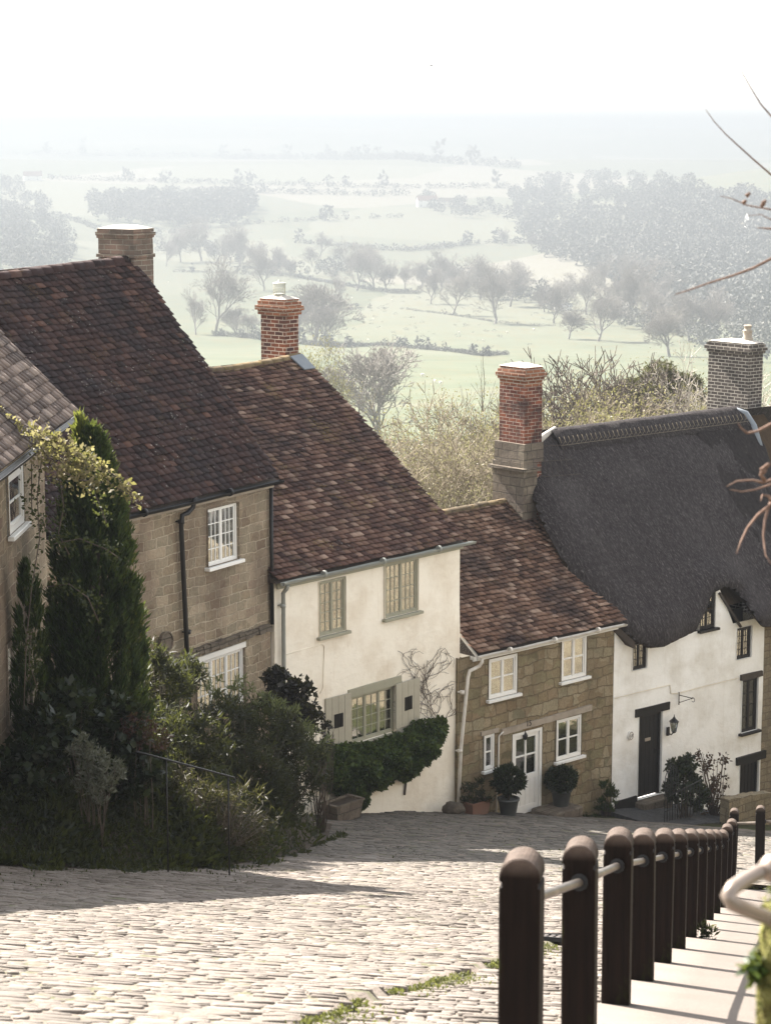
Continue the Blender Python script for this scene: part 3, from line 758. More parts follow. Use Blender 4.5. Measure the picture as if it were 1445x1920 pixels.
a = h3.rect(743, 1368, 791, 1272, -.1); shutter(h3, a[0], a[1], a[2], a[3] + .02, 0, 0, R(3), -1)
gutter(h3, x3 - .02, .17, h3.ez - .02, -.24, .06, 'pipegrey')
MB().box(x3, -.01, -.10, -.06, h3.ez - .17, h3.ez - .05).build('fascia', M['sage'], h3.root)
zz = h3.ez; p = [(x3 + .12, -.24, zz - .08), (x3 + .13, -.2, zz - .16), (x3 + .14, -.10, zz - .26), (x3 + .15, -.09, zz - 1.5), (x3 + .17, -.09, z0 + .6)]
downpipe(h3, p, .042, 'pipegrey', collars=[(x3 + .14, -.09, zz - .5), (x3 + .16, -.09, zz - 2.4)])
p = P3(h3, [(532, 1229), (570, 1217), (604, 1208), (608, 1212), (606, 1290), (600, 1300)], -.01); downpipe(h3, p, .009, 'cream', 'cable')
k, cx, cz, mx, my, mz = chimney(h3, 534, 562, 4.75, .42, .72, -6, M['brick_red'], M['brick_cap'], [(.05, .09), (.09, .10), (.05, .09), (.01, .06)])
# bird guard cowl
m = MB().lathe((mx, my, mz), [(.12, 0), (.13, .04), (.12, .045)], 18)
for i in range(18):
    g = 2 * PI * i / 18; m.tube([(mx + .13 * math.cos(g), my + .13 * math.sin(g), mz + .03), (mx + .13 * math.cos(g), my + .13 * math.sin(g), mz + .27)], .005, 4)
for j in range(5): m.tube([(mx + .13 * math.cos(2 * PI * i / 18), my + .13 * math.sin(2 * PI * i / 18), mz + .04 + j * .055) for i in range(19)], .004, 4)
m.lathe((mx, my, mz + .26), [(.15, 0), (.14, .015), (.06, .035), (.03, .04), (.03, .07), (.0, .08)], 18)
m.build('wire_cowl', M['wire'], k)
a = h3.rp(545, 668); b = h3.rp(568, 684)
xa = rt[-1][0]; f = MB(); f.add([h3.R3(x, t, h) for h in (.06, .09) for x, t in ((xa - .36, tr - .06), (xa - .30, tr - .50), (xa + .04, tr - .50), (xa + .04, tr - .02))], [(3, 2, 1, 0), (4, 5, 6, 7), (0, 1, 5, 4), (1, 2, 6, 5), (2, 3, 7, 6), (3, 0, 4, 7)]); f.build('lead_flashing', M['lead'], h3.root)

# ---- fourth: green stone cottage number 15
h4 = House('small_stone_cottage', 868, 1235, 46.35, 47, 'small greenish stone cottage with white windows, white half glazed door and number 15')
h4.setroof(1160, 1169, .20, 36)
W4 = [h4.rect(914, 1312, 969, 1224), h4.rect(1050, 1278, 1099, 1187), h4.rect(905, 1445, 926, 1374), h4.rect(1040, 1428, 1089, 1338)]
x4 = h4.on(1151, 1180)[0]; D4 = h4.rect(957, 1536, 1015, 1362)
z0 = span(h4, 0, x4); zt = h4.ez - .04
wall(h4, -.15, x4, z0, zt, 6.5, M['stone_green'], W4 + [D4])
xl = h4.rp(890, 1225)[0]; tr = h4.rp(975, 932)[1]; print('H4', x4, xl, h4.rp(1160, 1168), h4.rp(975, 932), h4.rp(830, 952), D4)
tile_roof(h4, ([(xl, 0), (xl, tr)], [(x4 + .15, 0), (x4 + .15, tr)]), M['tile_red'], .122, .165, sag=.08, jit=1.1, lift0=.056, ridge_mat=M['ridge_moss'])
window(h4, *W4[0], 'wpaint', 2, 1, 2, 'wpaint', y=-.01, fw=.06, bar=.03, curtain='net')
window(h4, *W4[1], 'wpaint', 2, 1, 2, 'wpaint', y=-.01, fw=.06, bar=.03)
window(h4, *W4[2], 'wpaint', 1, 1, 2, 'wpaint', y=-.01, fw=.05, bar=.03, curtain='net')
window(h4, *W4[3], 'wpaint', 2, 1, 2, 'wpaint', y=-.01, fw=.06, bar=.03)
# door: frame, leaf with four panes over two panels
x0, x1, zb, ztp = D4
f = MB(); f.bbox(x0, x0 + .07, -.02, .1, zb, ztp); f.bbox(x1 - .07, x1, -.02, .1, zb, ztp); f.box(x0 + .07, x1 - .07, -.018, .1, ztp - .07, ztp); f.build('door_frame', M['wpaint'], h4.root)
a, b, c, d = x0 + .075, x1 - .075, zb + .03, ztp - .075; mid = c + (d - c) * .46
m = MB(); s = .09
m.bbox(a, a + s, .02, .065, c, d); m.bbox(b - s, b, .02, .065, c, d); m.box(a + s, b - s, .022, .063, d - s, d); m.box(a + s, b - s, .022, .063, c, c + .18); m.box(a + s, b - s, .022, .063, mid - .06, mid + .05)
m.box((a + b) / 2 - .02, (a + b) / 2 + .02, .024, .06, mid + .05, d - s); zc = (mid + d) / 2; m.box(a + s, b - s, .026, .058, zc - .016, zc + .016)
for i in range(4):
    w_ = (b - a - 2 * s) / 4; m.bbox(a + s + i * w_ + .004, a + s + (i + 1) * w_ - .004, .034, .055, c + .18, mid - .06)
dr = m.build('door', M['wpaint'], h4.root)
MB().box(a + s, b - s, .040, .044, mid + .05, d - s).build('pane', M['glass'], dr)
m = MB()
for i in range(24):
    p, q = a + s + (b - a - 2 * s) * i / 24, a + s + (b - a - 2 * s) * (i + 1) / 24; m.face([(p, .10 + .015 * math.sin(i * 1.9), mid), (q, .10 + .015 * math.sin((i + 1) * 1.9), mid), (q, .10 + .015 * math.sin((i + 1) * 1.9), d), (p, .10 + .015 * math.sin(i * 1.9), d)])
m.build('curtain', M['netting'], dr); MB().box(x0, x1, .4, .42, zb, ztp).build('dark_hall', M['room'], dr)
m = MB(); g = h4.on(985, 1380, -.03); m.lathe((g[0], -.02, g[1] - .09), [(.012, 0), (.05, .03), (.055, .10), (.03, .15), (.008, .18)], 12); m.box(g[0] - .012, g[0] + .012, -.02, .03, g[1] + .05, g[1] + .12); m.build('door_knocker', M['iron'], dr)
m = MB(); m.lathe((a + .05, .0, mid - .0), [(.0, -.02), (.02, -.012), (.02, .012), (.0, .02)], 10); m.build('handle', M['iron'], dr)
# weathered lintel beam
bz = h4.on(990, 1358)[1]; m = MB(); xa = h4.on(938, 1368)[0]; xb = h4.on(1106, 1322)[0]
for i in range(14):
    p, q = xa + (xb - xa) * i / 14, xa + (xb - xa) * (i + 1) / 14; dz = .035 * i / 14 + random.uniform(-.006, .006); m.box(p, q + .002, -.05 - random.uniform(0, .006), .02, bz - .075 + dz, bz + .055 + dz)
m.build('lintel_beam', M['beampale'], h4.root)
xa, za = h4.on(901, 1370); xb = h4.on(933, 1363)[0]; MB().box(xa, xb, -.03, .02, W4[2][3] + .004, W4[2][3] + .09, .004).build('lintel', M['beampale'], h4.root)
def text(hs, s, x, y, z, size, mat, name='number'):
    c = bpy.data.curves.new(name, 'FONT'); c.body = s; c.size = size; c.extrude = .004; c.align_x = 'CENTER'
    t = bpy.data.objects.new(name, c); COL.objects.link(t); bpy.context.view_layer.update()
    me = bpy.data.meshes.new_from_object(t); bpy.data.objects.remove(t); me.materials.clear(); me.materials.append(mat)
    o = bpy.data.objects.new(name, me); COL.objects.link(o); o.parent = hs; o.location = (x, y, z); o.rotation_euler = (R(90), 0, 0); return o
g = h4.on(991, 1361, -.06); text(h4.root, '15', g[0], -.062, g[1], .17, M['iron'])
gutter(h4, xl + .02, x4 + .10, h4.ez - .02, -.25, .055, 'pipewhite')
MB().box(xl, x4, -.12, -.075, h4.ez - .15, h4.ez - .045).build('fascia', M['wpaint'], h4.root)
zz = h4.ez; m = MB(); m.add([(xl, -.2, zz - .12), (xl, -.2, zz), (xl, .55, zz + .62), (xl, .3, zz - .12), (xl + .03, -.2, zz - .12), (xl + .03, -.2, zz), (xl + .03, .55, zz + .62), (xl + .03, .3, zz - .12)], [(0, 1, 2, 3), (7, 6, 5, 4), (0, 3, 7, 4)]); m.build('eave_end_box', M['wpaint'], h4.root)
p = [(xl + .10, -.25, zz - .07), (xl + .11, -.25, zz - .14), (xl + .08, -.2, zz - .24), (xl + .0, -.14, zz - .29), (xl - .12, -.12, zz - .32), (xl - .17, -.12, zz - .45)] + P3(h4, [(864, 1400), (858, 1525)], -.12)
downpipe(h4, p, .038, 'pipewhite', collars=P3(h4, [(866, 1298), (862, 1408)], -.12))
p = P3(h4, [(943, 1372), (935, 1380), (934, 1440), (928, 1560)], -.05); downpipe(h4, p, .018, 'pipewhite', 'thin_pipe')
# doorstep
g = h4.ground((D4[0] + D4[1]) / 2, -.3)
MB().bbox(D4[0] - .06, D4[1] + .12, -.34, .03, g - .4, D4[2] - .004, .02).build('doorstep', M['stone_old'], h4.root)

# ---- fifth: thatched white cottage
P4 = h4.world(x4, 0, 0); d_ = P4
Z5 = (P4.y * CP - (-8.9) * SP)
h5 = House('thatched_cottage', 1151, 1185, 49.55, 49, 'white limewashed cottage under thick grey brown thatch with black framed windows')
h5.setroof(1245, 1216, .50, 47)
print('P4', P4, 'H5 o', h5.o, 'ridge', h5.rp(1030, 815), h5.rp(1370, 778), h5.rp(975, 870), h5.rp(1190, 1205))
W5 = [h5.rect(1184, 1258, 1212, 1200), h5.rect(1310, 1182, 1341, 1108), h5.rect(1378, 1238, 1408, 1172), h5.rect(1387, 1375, 1420, 1268)]
D5 = h5.rect(1193, 1500, 1240, 1333); D6 = h5.rect(1381, 1580, 1421, 1424)
x5 = h5.on(1432, 1180)[0]; z0 = span(h5, 0, x5); zt = h5.on(1360, 1108)[1] + .02
print('H5 x', x5, 'zt', zt, 'ez', h5.ez, W5, D5, D6)
lowz = W5[0][3] - .05
wall(h5, 0, x5, z0, lowz, 6.4, M['white'], [(W5[0][0], W5[0][1], W5[0][2], lowz), (W5[2][0], W5[2][1], W5[2][2], min(lowz, W5[2][3])), W5[3], D5, D6])
a0, a1, b0, b1 = W5[1]; gx1 = a1 + .62
MB().face([(0, -.004, lowz), (W5[0][0], -.004, lowz), (W5[0][0], -.004, lowz + .02), (0, -.004, h5.on(1151, 1172)[1])]).build('gable_infill', M['white'], h5.root)
m = MB(); m.face([(a1, -.01, lowz), (gx1, -.01, lowz), (gx1 - .02, -.01, lowz + .06), (a1 + .12, -.01, b1 + .03), (a1, -.01, b1 + .03)]); m.face([(a0, -.01, b1), (a1, -.01, b1), (a1, -.01, b1 + .03), (a0, -.01, b1 + .02)])
for x in (a0, a1): m.face([(x, -.01, lowz), (x, .3, lowz), (x, .3, b1), (x, -.01, b1)])
m.build('dormer_wall', M['white'], h5.root)
for i, W in enumerate(W5[:3]): window(h5, *W, 'bpaint', 2, 2, 4 if i != 0 else 3, 'bpaint' if i == 1 else None, y=.02, fw=.05, bar=.012)
window(h5, *W5[3], 'bpaint', 2, 1, 4, 'bpaint', y=.02, fw=.05, bar=.018, curtain='net')
x0, x1, zb, ztp = W5[3]; MB().box(x0 - .05, x1 + .12, -.05, .05, ztp + .004, ztp + .13, .006).build('lintel', M['beam'], h5.root)
for D, lab in ((D5, 'black'), (D6, 'brown')):
    x0, x1, zb, ztp = D
    MB().box(x0 - .12, x1 + .22, -.05, .06, ztp + .002, ztp + .19, .008).build('lintel', M['doorblack'], h5.root)
    f = MB().box(x0, x0 + .05, .03, .13, zb, ztp).box(x1 - .05, x1, .03, .13, zb, ztp).box(x0 + .05, x1 - .05, .032, .13, ztp - .05, ztp); f.build('door_frame', M['bpaint'], h5.root)
    m = MB(); n = 5; w_ = (x1 - x0 - .1) / n
    for i in range(n): m.bbox(x0 + .05 + i * w_ + .003, x0 + .05 + (i + 1) * w_ - .003, .07, .11, zb + .02, ztp - .05, .005)
    dr = m.build('door', M['doorblack'] if lab == 'black' else M['bpaint'], h5.root)
    MB().box((x0 + x1) / 2 - .09, (x0 + x1) / 2 + .09, .055, .069, zb + 1.3 if lab == 'black' else zb + .75, zb + 1.37 if lab == 'black' else zb + .81).build('letter_plate', M['beampale'] if lab == 'black' else M['iron'], dr)
    MB().box(x1 - .14, x1 - .11, .045, .069, zb + .95, zb + 1.08).build('handle', M['iron'], dr)
    MB().bbox(x0 - .1, x1 + .1, -.32, .02, zb - .35, zb - .02, .02).build('doorstep', M['stone_old'], h5.root)
# plinth, painted black, following the slope
for a_, b_, zz0, zz1 in ((h5.on(1151, 1503)[0], D5[0] - .03, h5.on(1151, 1503)[1], h5.on(1190, 1492)[1]), (D5[1] + .03, D6[0] - .02, h5.on(1242, 1497)[1] - .1, h5.on(1378, 1545)[1])):
    MB().add([(a_, -.045, z0), (b_, -.045, z0), (b_, -.045, zz1), (a_, -.045, zz0), (a_, .02, z0), (b_, .02, z0), (b_, .02, zz1), (a_, .02, zz0)], [(0, 1, 2, 3), (3, 2, 6, 7), (0, 3, 7, 4), (1, 5, 6, 2)]).build('plinth', M['tarblack'], h5.root)
# wall lantern
g = h5.on(1250, 1374, -.02); m = MB(); m.box(g[0] - .04, g[0] + .04, -.06, -.03, g[1] - .06, g[1] + .14)
m.tube([(g[0], -.06, g[1]), (g[0], -.14, g[1] - .02), (g[0] + .0, -.20, g[1] + .04), (g[0], -.22, g[1] + .06)], .014, 8)
lx, lz = g[0], g[1] + .08
m.lathe((lx, -.22, lz - .03), [(.008, -.02), (.045, .0), (.05, .02)], 6, False); m.lathe((lx, -.22, lz + .22), [(.115, 0), (.11, .012), (.05, .07), (.035, .08), (.03, .10), (.012, .12), (.008, .17)], 6, False)
for k in range(6):
    q = 2 * PI * k / 6; m.tube([(lx + .05 * math.cos(q), -.22 + .05 * math.sin(q), lz - .01), (lx + .095 * math.cos(q), -.22 + .095 * math.sin(q), lz + .225)], .006, 4)
ln = m.build('wall_lantern', M['iron'], h5.root); MB().lathe((lx, -.22, lz), [(.046, 0), (.088, .215)], 6, False).build('lantern_glass', M['glass'], ln); MB().lathe((lx, -.22, lz), [(.02, 0), (.02, .12), (.01, .14)], 8).build('lamp_bulb', M['wpaint'], ln)
# scroll bracket, number plate, cables
g = h5.on(1270, 1317, -.02); k = h5.on(1294, 1301, -.02); m = MB(); L = .42
m.tube([(g[0], -.05, g[1] - .05), (g[0], -.05, g[1] + .25)], .012, 6); m.tube([(g[0], -.05, g[1] + .18), (g[0] + .0, -.05 - L, g[1] + .18)], .010, 6); m.tube([(g[0], -.05, g[1]), (g[0], -.05 - L * .9, g[1] + .17)], .008, 6)
m.tube([(g[0], -.05 - L + .05 * math.cos(t * .5), g[1] + .15 + .05 * math.sin(t * .5) - .0) for t in range(12)], .007, 5); m.build('scroll_bracket', M['iron'], h5.root)
g = h5.on(1181, 1379, -.02); m = MB(); n = 24
m.add([(g[0] + .075 * math.cos(2 * PI * i / n), -.05, g[1] + .10 * math.sin(2 * PI * i / n)) for i in range(n)] + [(g[0] + .075 * math.cos(2 * PI * i / n), .0, g[1] + .10 * math.sin(2 * PI * i / n)) for i in range(n)], [tuple(range(n))[::-1]] + [(i, (i + 1) % n, n + (i + 1) % n, n + i) for i in range(n)])
np_ = m.build('number_plate', M['wpaint'], h5.root); MB().tube([(g[0] + .06 * math.cos(2 * PI * i / n), -.053, g[1] + .085 * math.sin(2 * PI * i / n)) for i in range(n + 1)], .006, 5).build('number_plate_rim', M['terracotta'], np_)
text(np_, '17', g[0], -.055, g[1] - .035, .09, M['iron'])
p = P3(h5, [(1152, 1309), (1200, 1297), (1255, 1284), (1257, 1300), (1268, 1300), (1330, 1284), (1384, 1271)], -.03); downpipe(h5, p, .010, 'cream', 'cable')
# thatch by outline on the roof plane
def thatch(hs, outline, T, mat, name, cell=.055, Rr=.5, lift=None, plane_h=0.0, rz=None):
    P = np.array([hs.rp(u, v) for u, v in outline]); x0, y0 = P.min(0) - .1; x1, y1 = P.max(0) + .1
    nx, ny = int((x1 - x0) / cell), int((y1 - y0) / cell); gx, gy = np.meshgrid(np.linspace(x0, x1, nx + 1), np.linspace(y0, y1, ny + 1))
    pts = np.stack([gx.ravel(), gy.ravel()], 1); A = P; B = np.roll(P, -1, 0)
    ins = np.zeros(len(pts), bool); best = np.full(len(pts), 1e9); near = pts.copy()
    for a, b in zip(A, B):
        cond = ((a[1] > pts[:, 1]) != (b[1] > pts[:, 1])); xi = (b[0] - a[0]) * (pts[:, 1] - a[1]) / (b[1] - a[1] + 1e-12) + a[0]; ins ^= cond & (pts[:, 0] < xi)
        ab = b - a; t = np.clip(((pts - a) @ ab) / (ab @ ab + 1e-12), 0, 1); q = a + t[:, None] * ab; dd = np.hypot(*(pts - q).T); k = dd < best; best[k] = dd[k]; near[k] = q[k]
    use = ins | (best < cell * .75)
    snap = use & ~ins; pts2 = pts.copy(); pts2[snap] = near[snap]; best[snap] = 0
    dd = np.clip(best / Rr, 0, 1); h = T * np.sqrt(1 - (1 - dd) ** 2)
    tmax = P[:, 1].max()
    V = []; idx = {}
    for i in np.nonzero(use)[0]:
        x, t = pts2[i]; L_ = lift(x, t) if lift else 0
        nz = .035 * mnoise.noise(Vector((x * 1.1, t * .8, 2.2))) + .012 * mnoise.noise(Vector((x * 6, t * 2, 7))) + .008 * mnoise.noise(Vector((x * 25, t * 18, 7)))
        hh = max(h[i], T * .9) if (t > tmax - Rr and best[i] < Rr and t > tmax - .6) else h[i]
        idx[i] = len(V); V.append(hs.R3(x, t, plane_h + L_ + hh + nz * min(1, dd[i] * 3)))
    Fc = []
    for j in range(ny):
        for i in range(nx):
            a = j * (nx + 1) + i; q = (a, a + 1, a + nx + 2, a + nx + 1)
            if all(k in idx for k in q): Fc.append(tuple(idx[k] for k in q))
            else:
                for tri in ((q[0], q[1], q[2]), (q[0], q[2], q[3]), (q[0], q[1], q[3]), (q[1], q[2], q[3])):
                    pass
    o = mesh_np(name, V, Fc, mat, hs.root, True)
    # underside
    V2 = []
    for i in np.nonzero(use)[0]:
        x, t = pts2[i]; L_ = lift(x, t) if lift else 0; V2.append(hs.R3(x, t, plane_h + L_ - .02 - .10 * dd[i]))
    mesh_np('thatch_underside', V2, [f[::-1] for f in Fc], M['thatch_cut'], o, True)
    return o
xm = (W5[1][0] + W5[1][1]) / 2 + .35
def lift5(x, t): return .62 * math.exp(-((x - xm) / .72) ** 2) * math.exp(-(max(0, t) / 1.5) ** 2)
OUT5 = [(1190, 1203), (1160, 1180), (1110, 1130), (1060, 1062), (1018, 985), (992, 920), (976, 868), (1000, 838), (1032, 818), (1120, 808), (1250, 796), (1372, 782), (1452, 900), (1560, 1110), (1600, 1150), (1445, 1176), (1418, 1182), (1400, 1180), (1387, 1150), (1372, 1122), (1345, 1118), (1318, 1128), (1310, 1162), (1301, 1185), (1275, 1197), (1245, 1212), (1215, 1215)]
tho = thatch(h5, OUT5, .30, M['thatch'], 'roof', lift=lift5)
# back slope so the roof is closed
rA = h5.rp(1020, 820); rB = h5.rp(1372, 782); ra = h5.R3(rA[0], rA[1], .25); rb = h5.R3(rB[0] + 4, rB[1], .25)
MB().face([ra, rb, (rb[0], rb[1] * 2 + .5, h5.ez), (ra[0], ra[1] * 2 + .5, h5.ez)]).face([ra, (ra[0], ra[1] * 2 + .5, h5.ez), (ra[0], -.3, h5.ez)]).build('back_slope', M['thatch'], tho)
# patterned ridge with pale hazel spars
tr = rA[1]; m = MB(); n = 60; xa, xb = rA[0] - .05, h5.rp(1376, 782)[0]
vs = []; fs = []
prof = [(-.62, .27), (-.60, .325), (-.3, .345), (-.08, .35), (.03, .29), (.12, .16), (.2, -.2)]
for i in range(n + 1):
    x = xa + (xb - xa) * i / n
    for t, h in prof: vs.append(h5.R3(x, tr + t + .03 * math.sin(i * .9) * (t < -.5), h + .02 * mnoise.noise(Vector((x * 2, t * 3, 1)))))
q = len(prof)
for i in range(n):
    for k in range(q - 1): fs.append((i * q + k, (i + 1) * q + k, (i + 1) * q + k + 1, i * q + k + 1))
m.add(vs, fs, True); rd = m.build('thatch_ridge', M['thatch'], tho)
MB().face([h5.R3(.3, .74, -.04), h5.R3(x5 + 4, .74, -.04), h5.R3(x5 + 4, tr, -.04), h5.R3(.3, tr, -.04)]).build('roof_lining', M['thatch_cut'], tho)
m = MB(); nsp = int((xb - xa) / .15)
for i in range(nsp):
    x = xa + .05 + i * .15
    m.tube([h5.R3(x, tr - .44, .355), h5.R3(x + .03, tr - .27, .362)], .007, 4)
    m.tube([h5.R3(x, tr - .50, .352), h5.R3(x + .15, tr - .40, .354)], .004, 3)
for t in (-.50,): m.tube([h5.R3(xa + (xb - xa) * i / 30, tr + t, .350) for i in range(31)], .005, 4)
m.build('hazel_spars', M['twigpale'], rd)
xx = h5.rp(1000, 880)[0]
m = MB()
for j in range(3):
    m.tube([h5.R3(xx - .25 + .17 * i, tr - 1.25 + j * .42 - .01 * i, .335 + .0 * i) for i in range(8)], .009, 4)
for i in range(7):
    for j in range(2): m.tube([h5.R3(xx - .25 + .17 * i, tr - 1.25 + j * .42, .335), h5.R3(xx - .25 + .17 * (i + 1), tr - .83 + j * .42, .335)], .006, 3)
m.build('hazel_spars', M['beam'], rd)
# dark barge board under the left edge of the thatch, and by the dormer
a = h5.on(1156, 1172, -.1); b = h5.on(1190, 1204, -.3)
m = MB(); m.add([(a[0], -.06, a[1]), (b[0], -.30, b[1]), (b[0], -.30, b[1] - .16), (a[0], -.06, a[1] - .16), (a[0] - .04, .3, a[1] + .05), (b[0], .1, b[1] + .1), (b[0], .1, b[1] - .1), (a[0] - .04, .3, a[1] - .1)], [(0, 3, 2, 1), (4, 5, 6, 7), (0, 1, 5, 4), (3, 7, 6, 2), (1, 2, 6, 5), (0, 4, 7, 3)]); m.build('barge_board', M['beam'], h5.root)
a = h5.on(1348, 1112, -.05); b = h5.on(1386, 1175, -.05)
m = MB(); m.tube([(a[0], -.05, a[1]), (b[0], -.08, b[1])], .035, 4, smooth=False); m.build('barge_board', M['beam'], h5.root)
chimney(h5, 984, 690, 2.55, .55, .82, -13, M['brick_orange'], M['brick_cap'], [(.0, .12), (.035, .08), (.07, .08), (.035, .08), (.0, .07)])
g = h5.on(984, 835, 2.5); ck = MB(); ck.box(g[0] - .05, g[0] + .58, 2.49, 3.45, g[1] - .42, g[1] + .02, .01); ck.box(g[0] - .07, g[0] + .36, 2.48, 3.46, g[1] - 3.2, g[1] - .42, .01); ck.box(g[0] - .16, g[0] + .38, 2.36, 3.55, g[1] - .60, g[1] - .53, .01); ck.build('chimney_base', M['stone_old'], h5.root)
cf = MB(); ed = [(1030, 815), (1010, 830), (992, 845), (977, 862), (974, 876)]
q = [h5.rp(u, v) for u, v in ed]; cf.tube([h5.R3(x - .02, t, .26) for x, t in q], [.05, .08, .10, .09, .04], 8); cf.build('cement_flaunching', M['cement'], h5.root)

# ---- sixth: grey stone cottage at the right edge, older darker thatch
h6 = House('grey_stone_cottage', 1432, 1180, 53.2, 49, 'grey rubble stone cottage at the right edge under older darker thatch with a sooty chimney')
o6 = h5.world(x5, .02, 0); h6.o = Vector((o6.x, o6.y, 0)); h6.root.location = h6.o
wall(h6, 0, 4.5, span(h6, 0, 4) - .6, lowz, 6.3, M['stone_grey'], [])
h6.ov = h5.ov; h6.ez = h5.ez; h6.p = h5.p
OUT6 = [(1268, 792), (1320, 786), (1374, 780), (1400, 805), (1425, 850), (1440, 900), (1470, 940), (1560, 1060), (1560, 1230), (1480, 1170), (1445, 1125), (1402, 1050), (1380, 1010), (1340, 930)]
t6 = thatch(h6, OUT6, .12, M['thatch_dark'], 'roof', plane_h=.205, Rr=.3)
chimney(h6, 1404, 645, 3.6, .55, 1.35, -13, M['brick_grey'], M['brick_grey'], [(.0, .02), (.04, .08), (.08, .09), (.04, .08), (.0, .03)], 'chimney')
g = h6.on(1404, 640, 3.7); m = MB().lathe((g[0] - .02 + .3, 4.0, g[1]), [(.14, -.05), (.13, .06), (.11, .08), (.12, .22), (.13, .24), (.09, .25), (.085, .33), (.10, .34), (.10, .38)], 16); m.build('chimney_pot', M['beampale'], h6.root)
m = MB(); q = [h6.rp(u, v) for u, v in [(1368, 782), (1385, 790), (1400, 812), (1414, 850)]]; m.tube([h6.R3(x - .05, t, .30) for x, t in q], [.07, .11, .10, .06], 7); m.build('lead_flashing', M['lead'], h6.root)

# ---- first house at the left edge
h1 = House('tiled_house', 50, 900, 30.5, 1.7, 'nearest stone house at the left edge with sunlit grey brown tiled roof')
h1.ov = .42
# its front faces right: local x runs away from the camera
h1.setroof(143, 774, .42, 47)
print('H1', h1.rp(143, 774), h1.rp(0, 622), h1.rp(64, 840))
xr = h1.rp(143, 774)[0]; zt = h1.ez + .3
Wl = h1.rect(15, 1005, 41, 868); Wl2 = h1.rect(15, 1375, 26, 1190); print('H1 win', Wl, Wl2)
wall(h1, -12, xr - .3, h1.ground(-8) - 6, zt, 6.5, M['stone_brown'], [(Wl[0], Wl[1], Wl[2], Wl[3]), Wl2])
tmx = 4.6; tile_roof(h1, ([(-12.5, 0), (-12.5, tmx)], [(xr, 0), (xr, tmx)]), M['tile_grey'], .15, .20, sag=.04, jit=.6, ridge_mat=M['tile_grey'])
window(h1, *Wl, 'wpaint', 1, 1, 2, 'wpaint', y=-.02, fw=.10, bar=.03)
window(h1, *Wl2, 'beampale', 1, 1, 3, None, y=-.02, fw=.08, bar=.03)
gutter(h1, -12.4, xr, h1.ez - .03, -.47, .06, 'iron')
# ------------------------------------------------------------------ vegetation helpers
def unit(n):
    v = rng.normal(size=(n, 3)); return v / np.linalg.norm(v, axis=1)[:, None]
def leaf_arrays(P, size, asp=.5, bias=(0, 0, 0), spread=1.0, dirs=None):
    P = np.asarray(P, float); n = len(P); d = unit(n) * spread + np.asarray(bias, float)
    if dirs is not None: d = d + dirs
    d /= np.linalg.norm(d, axis=1)[:, None] + 1e-9
    s = np.cross(d, unit(n)); s /= np.linalg.norm(s, axis=1)[:, None] + 1e-9; nn = np.cross(d, s)
    L = (np.asarray(size) if np.ndim(size) else rng.uniform(.6, 1.25, n) * size)[:, None]
    V = np.stack([P, P + d * L * .45 + s * L * asp * .5 + nn * L * .06, P + d * L, P + d * L * .45 - s * L * asp * .5 + nn * L * .06], 1).reshape(-1, 3)
    return V, np.arange(4 * n).reshape(n, 4)
def leaves(name, P, size, mat, parent=None, **k):
    V, Fc = leaf_arrays(P, size, **k); return mesh_np(name, V, Fc, mat, parent)
def ell(c, r, n, inner=.45, flat=False):
    u = unit(n); k = rng.uniform(inner, 1, n) ** .6; return np.asarray(c) + u * k[:, None] * np.asarray(r)
def clumpy(c, r, nclump, per, cr, inner=.5):
    """leaf points in many small clumps spread through an ellipsoid"""
    C = ell(c, r, nclump, inner); return np.concatenate([ell(q, (cr * rng.uniform(.6, 1.3),) * 3, per, 0) for q in C])
def loc_of(u, v, Z): p = pt(u, v, Z); return Vector((p.x, p.y, H(p.x, p.y)))
def bush(name, label, cat, blobs, mat, size, per=60, cr=.10, asp=.5, bias=(0, 0, .3), stems=None, stem_mat='twig', part='foliage', group=None, extra=None, base=None, sr=.010):
    """blobs: (u, v, Z, radius_px, n_clumps)"""
    cs = [(pt(u, v, Z), rp_ / F * Z, n) for u, v, Z, rp_, n in blobs]
    m0 = sum((c for c, _, _ in cs), Vector()) / len(cs); b = base if base else Vector((m0.x, m0.y, H(m0.x, m0.y)))
    root = empty(name, b, 0, label, cat, group)
    P = np.concatenate([clumpy(np.array(c - b), np.array((r, r * .9, r)), n, per, cr) for c, r, n in cs])
    leaves(part, P, size, mat, root, asp=asp, bias=bias)
    m = MB()
    for c, r, n in cs:
        q = c - b
        for k in range(stems or 4):
            e = q + Vector((random.uniform(-1, 1), random.uniform(-1, 1), random.uniform(-.4, .9))) * r * .8; s0 = Vector((random.uniform(-.1, .1), random.uniform(-.1, .1), -.05))
            mid = s0.lerp(e, .5) + Vector((random.uniform(-.08, .08), random.uniform(-.08, .08), .05)); m.tube([s0, mid, e], [sr, sr * .7, sr * .3], 5)
    m.build('stems', M[stem_mat], root)
    if extra: extra(root, b, cs)
    return root
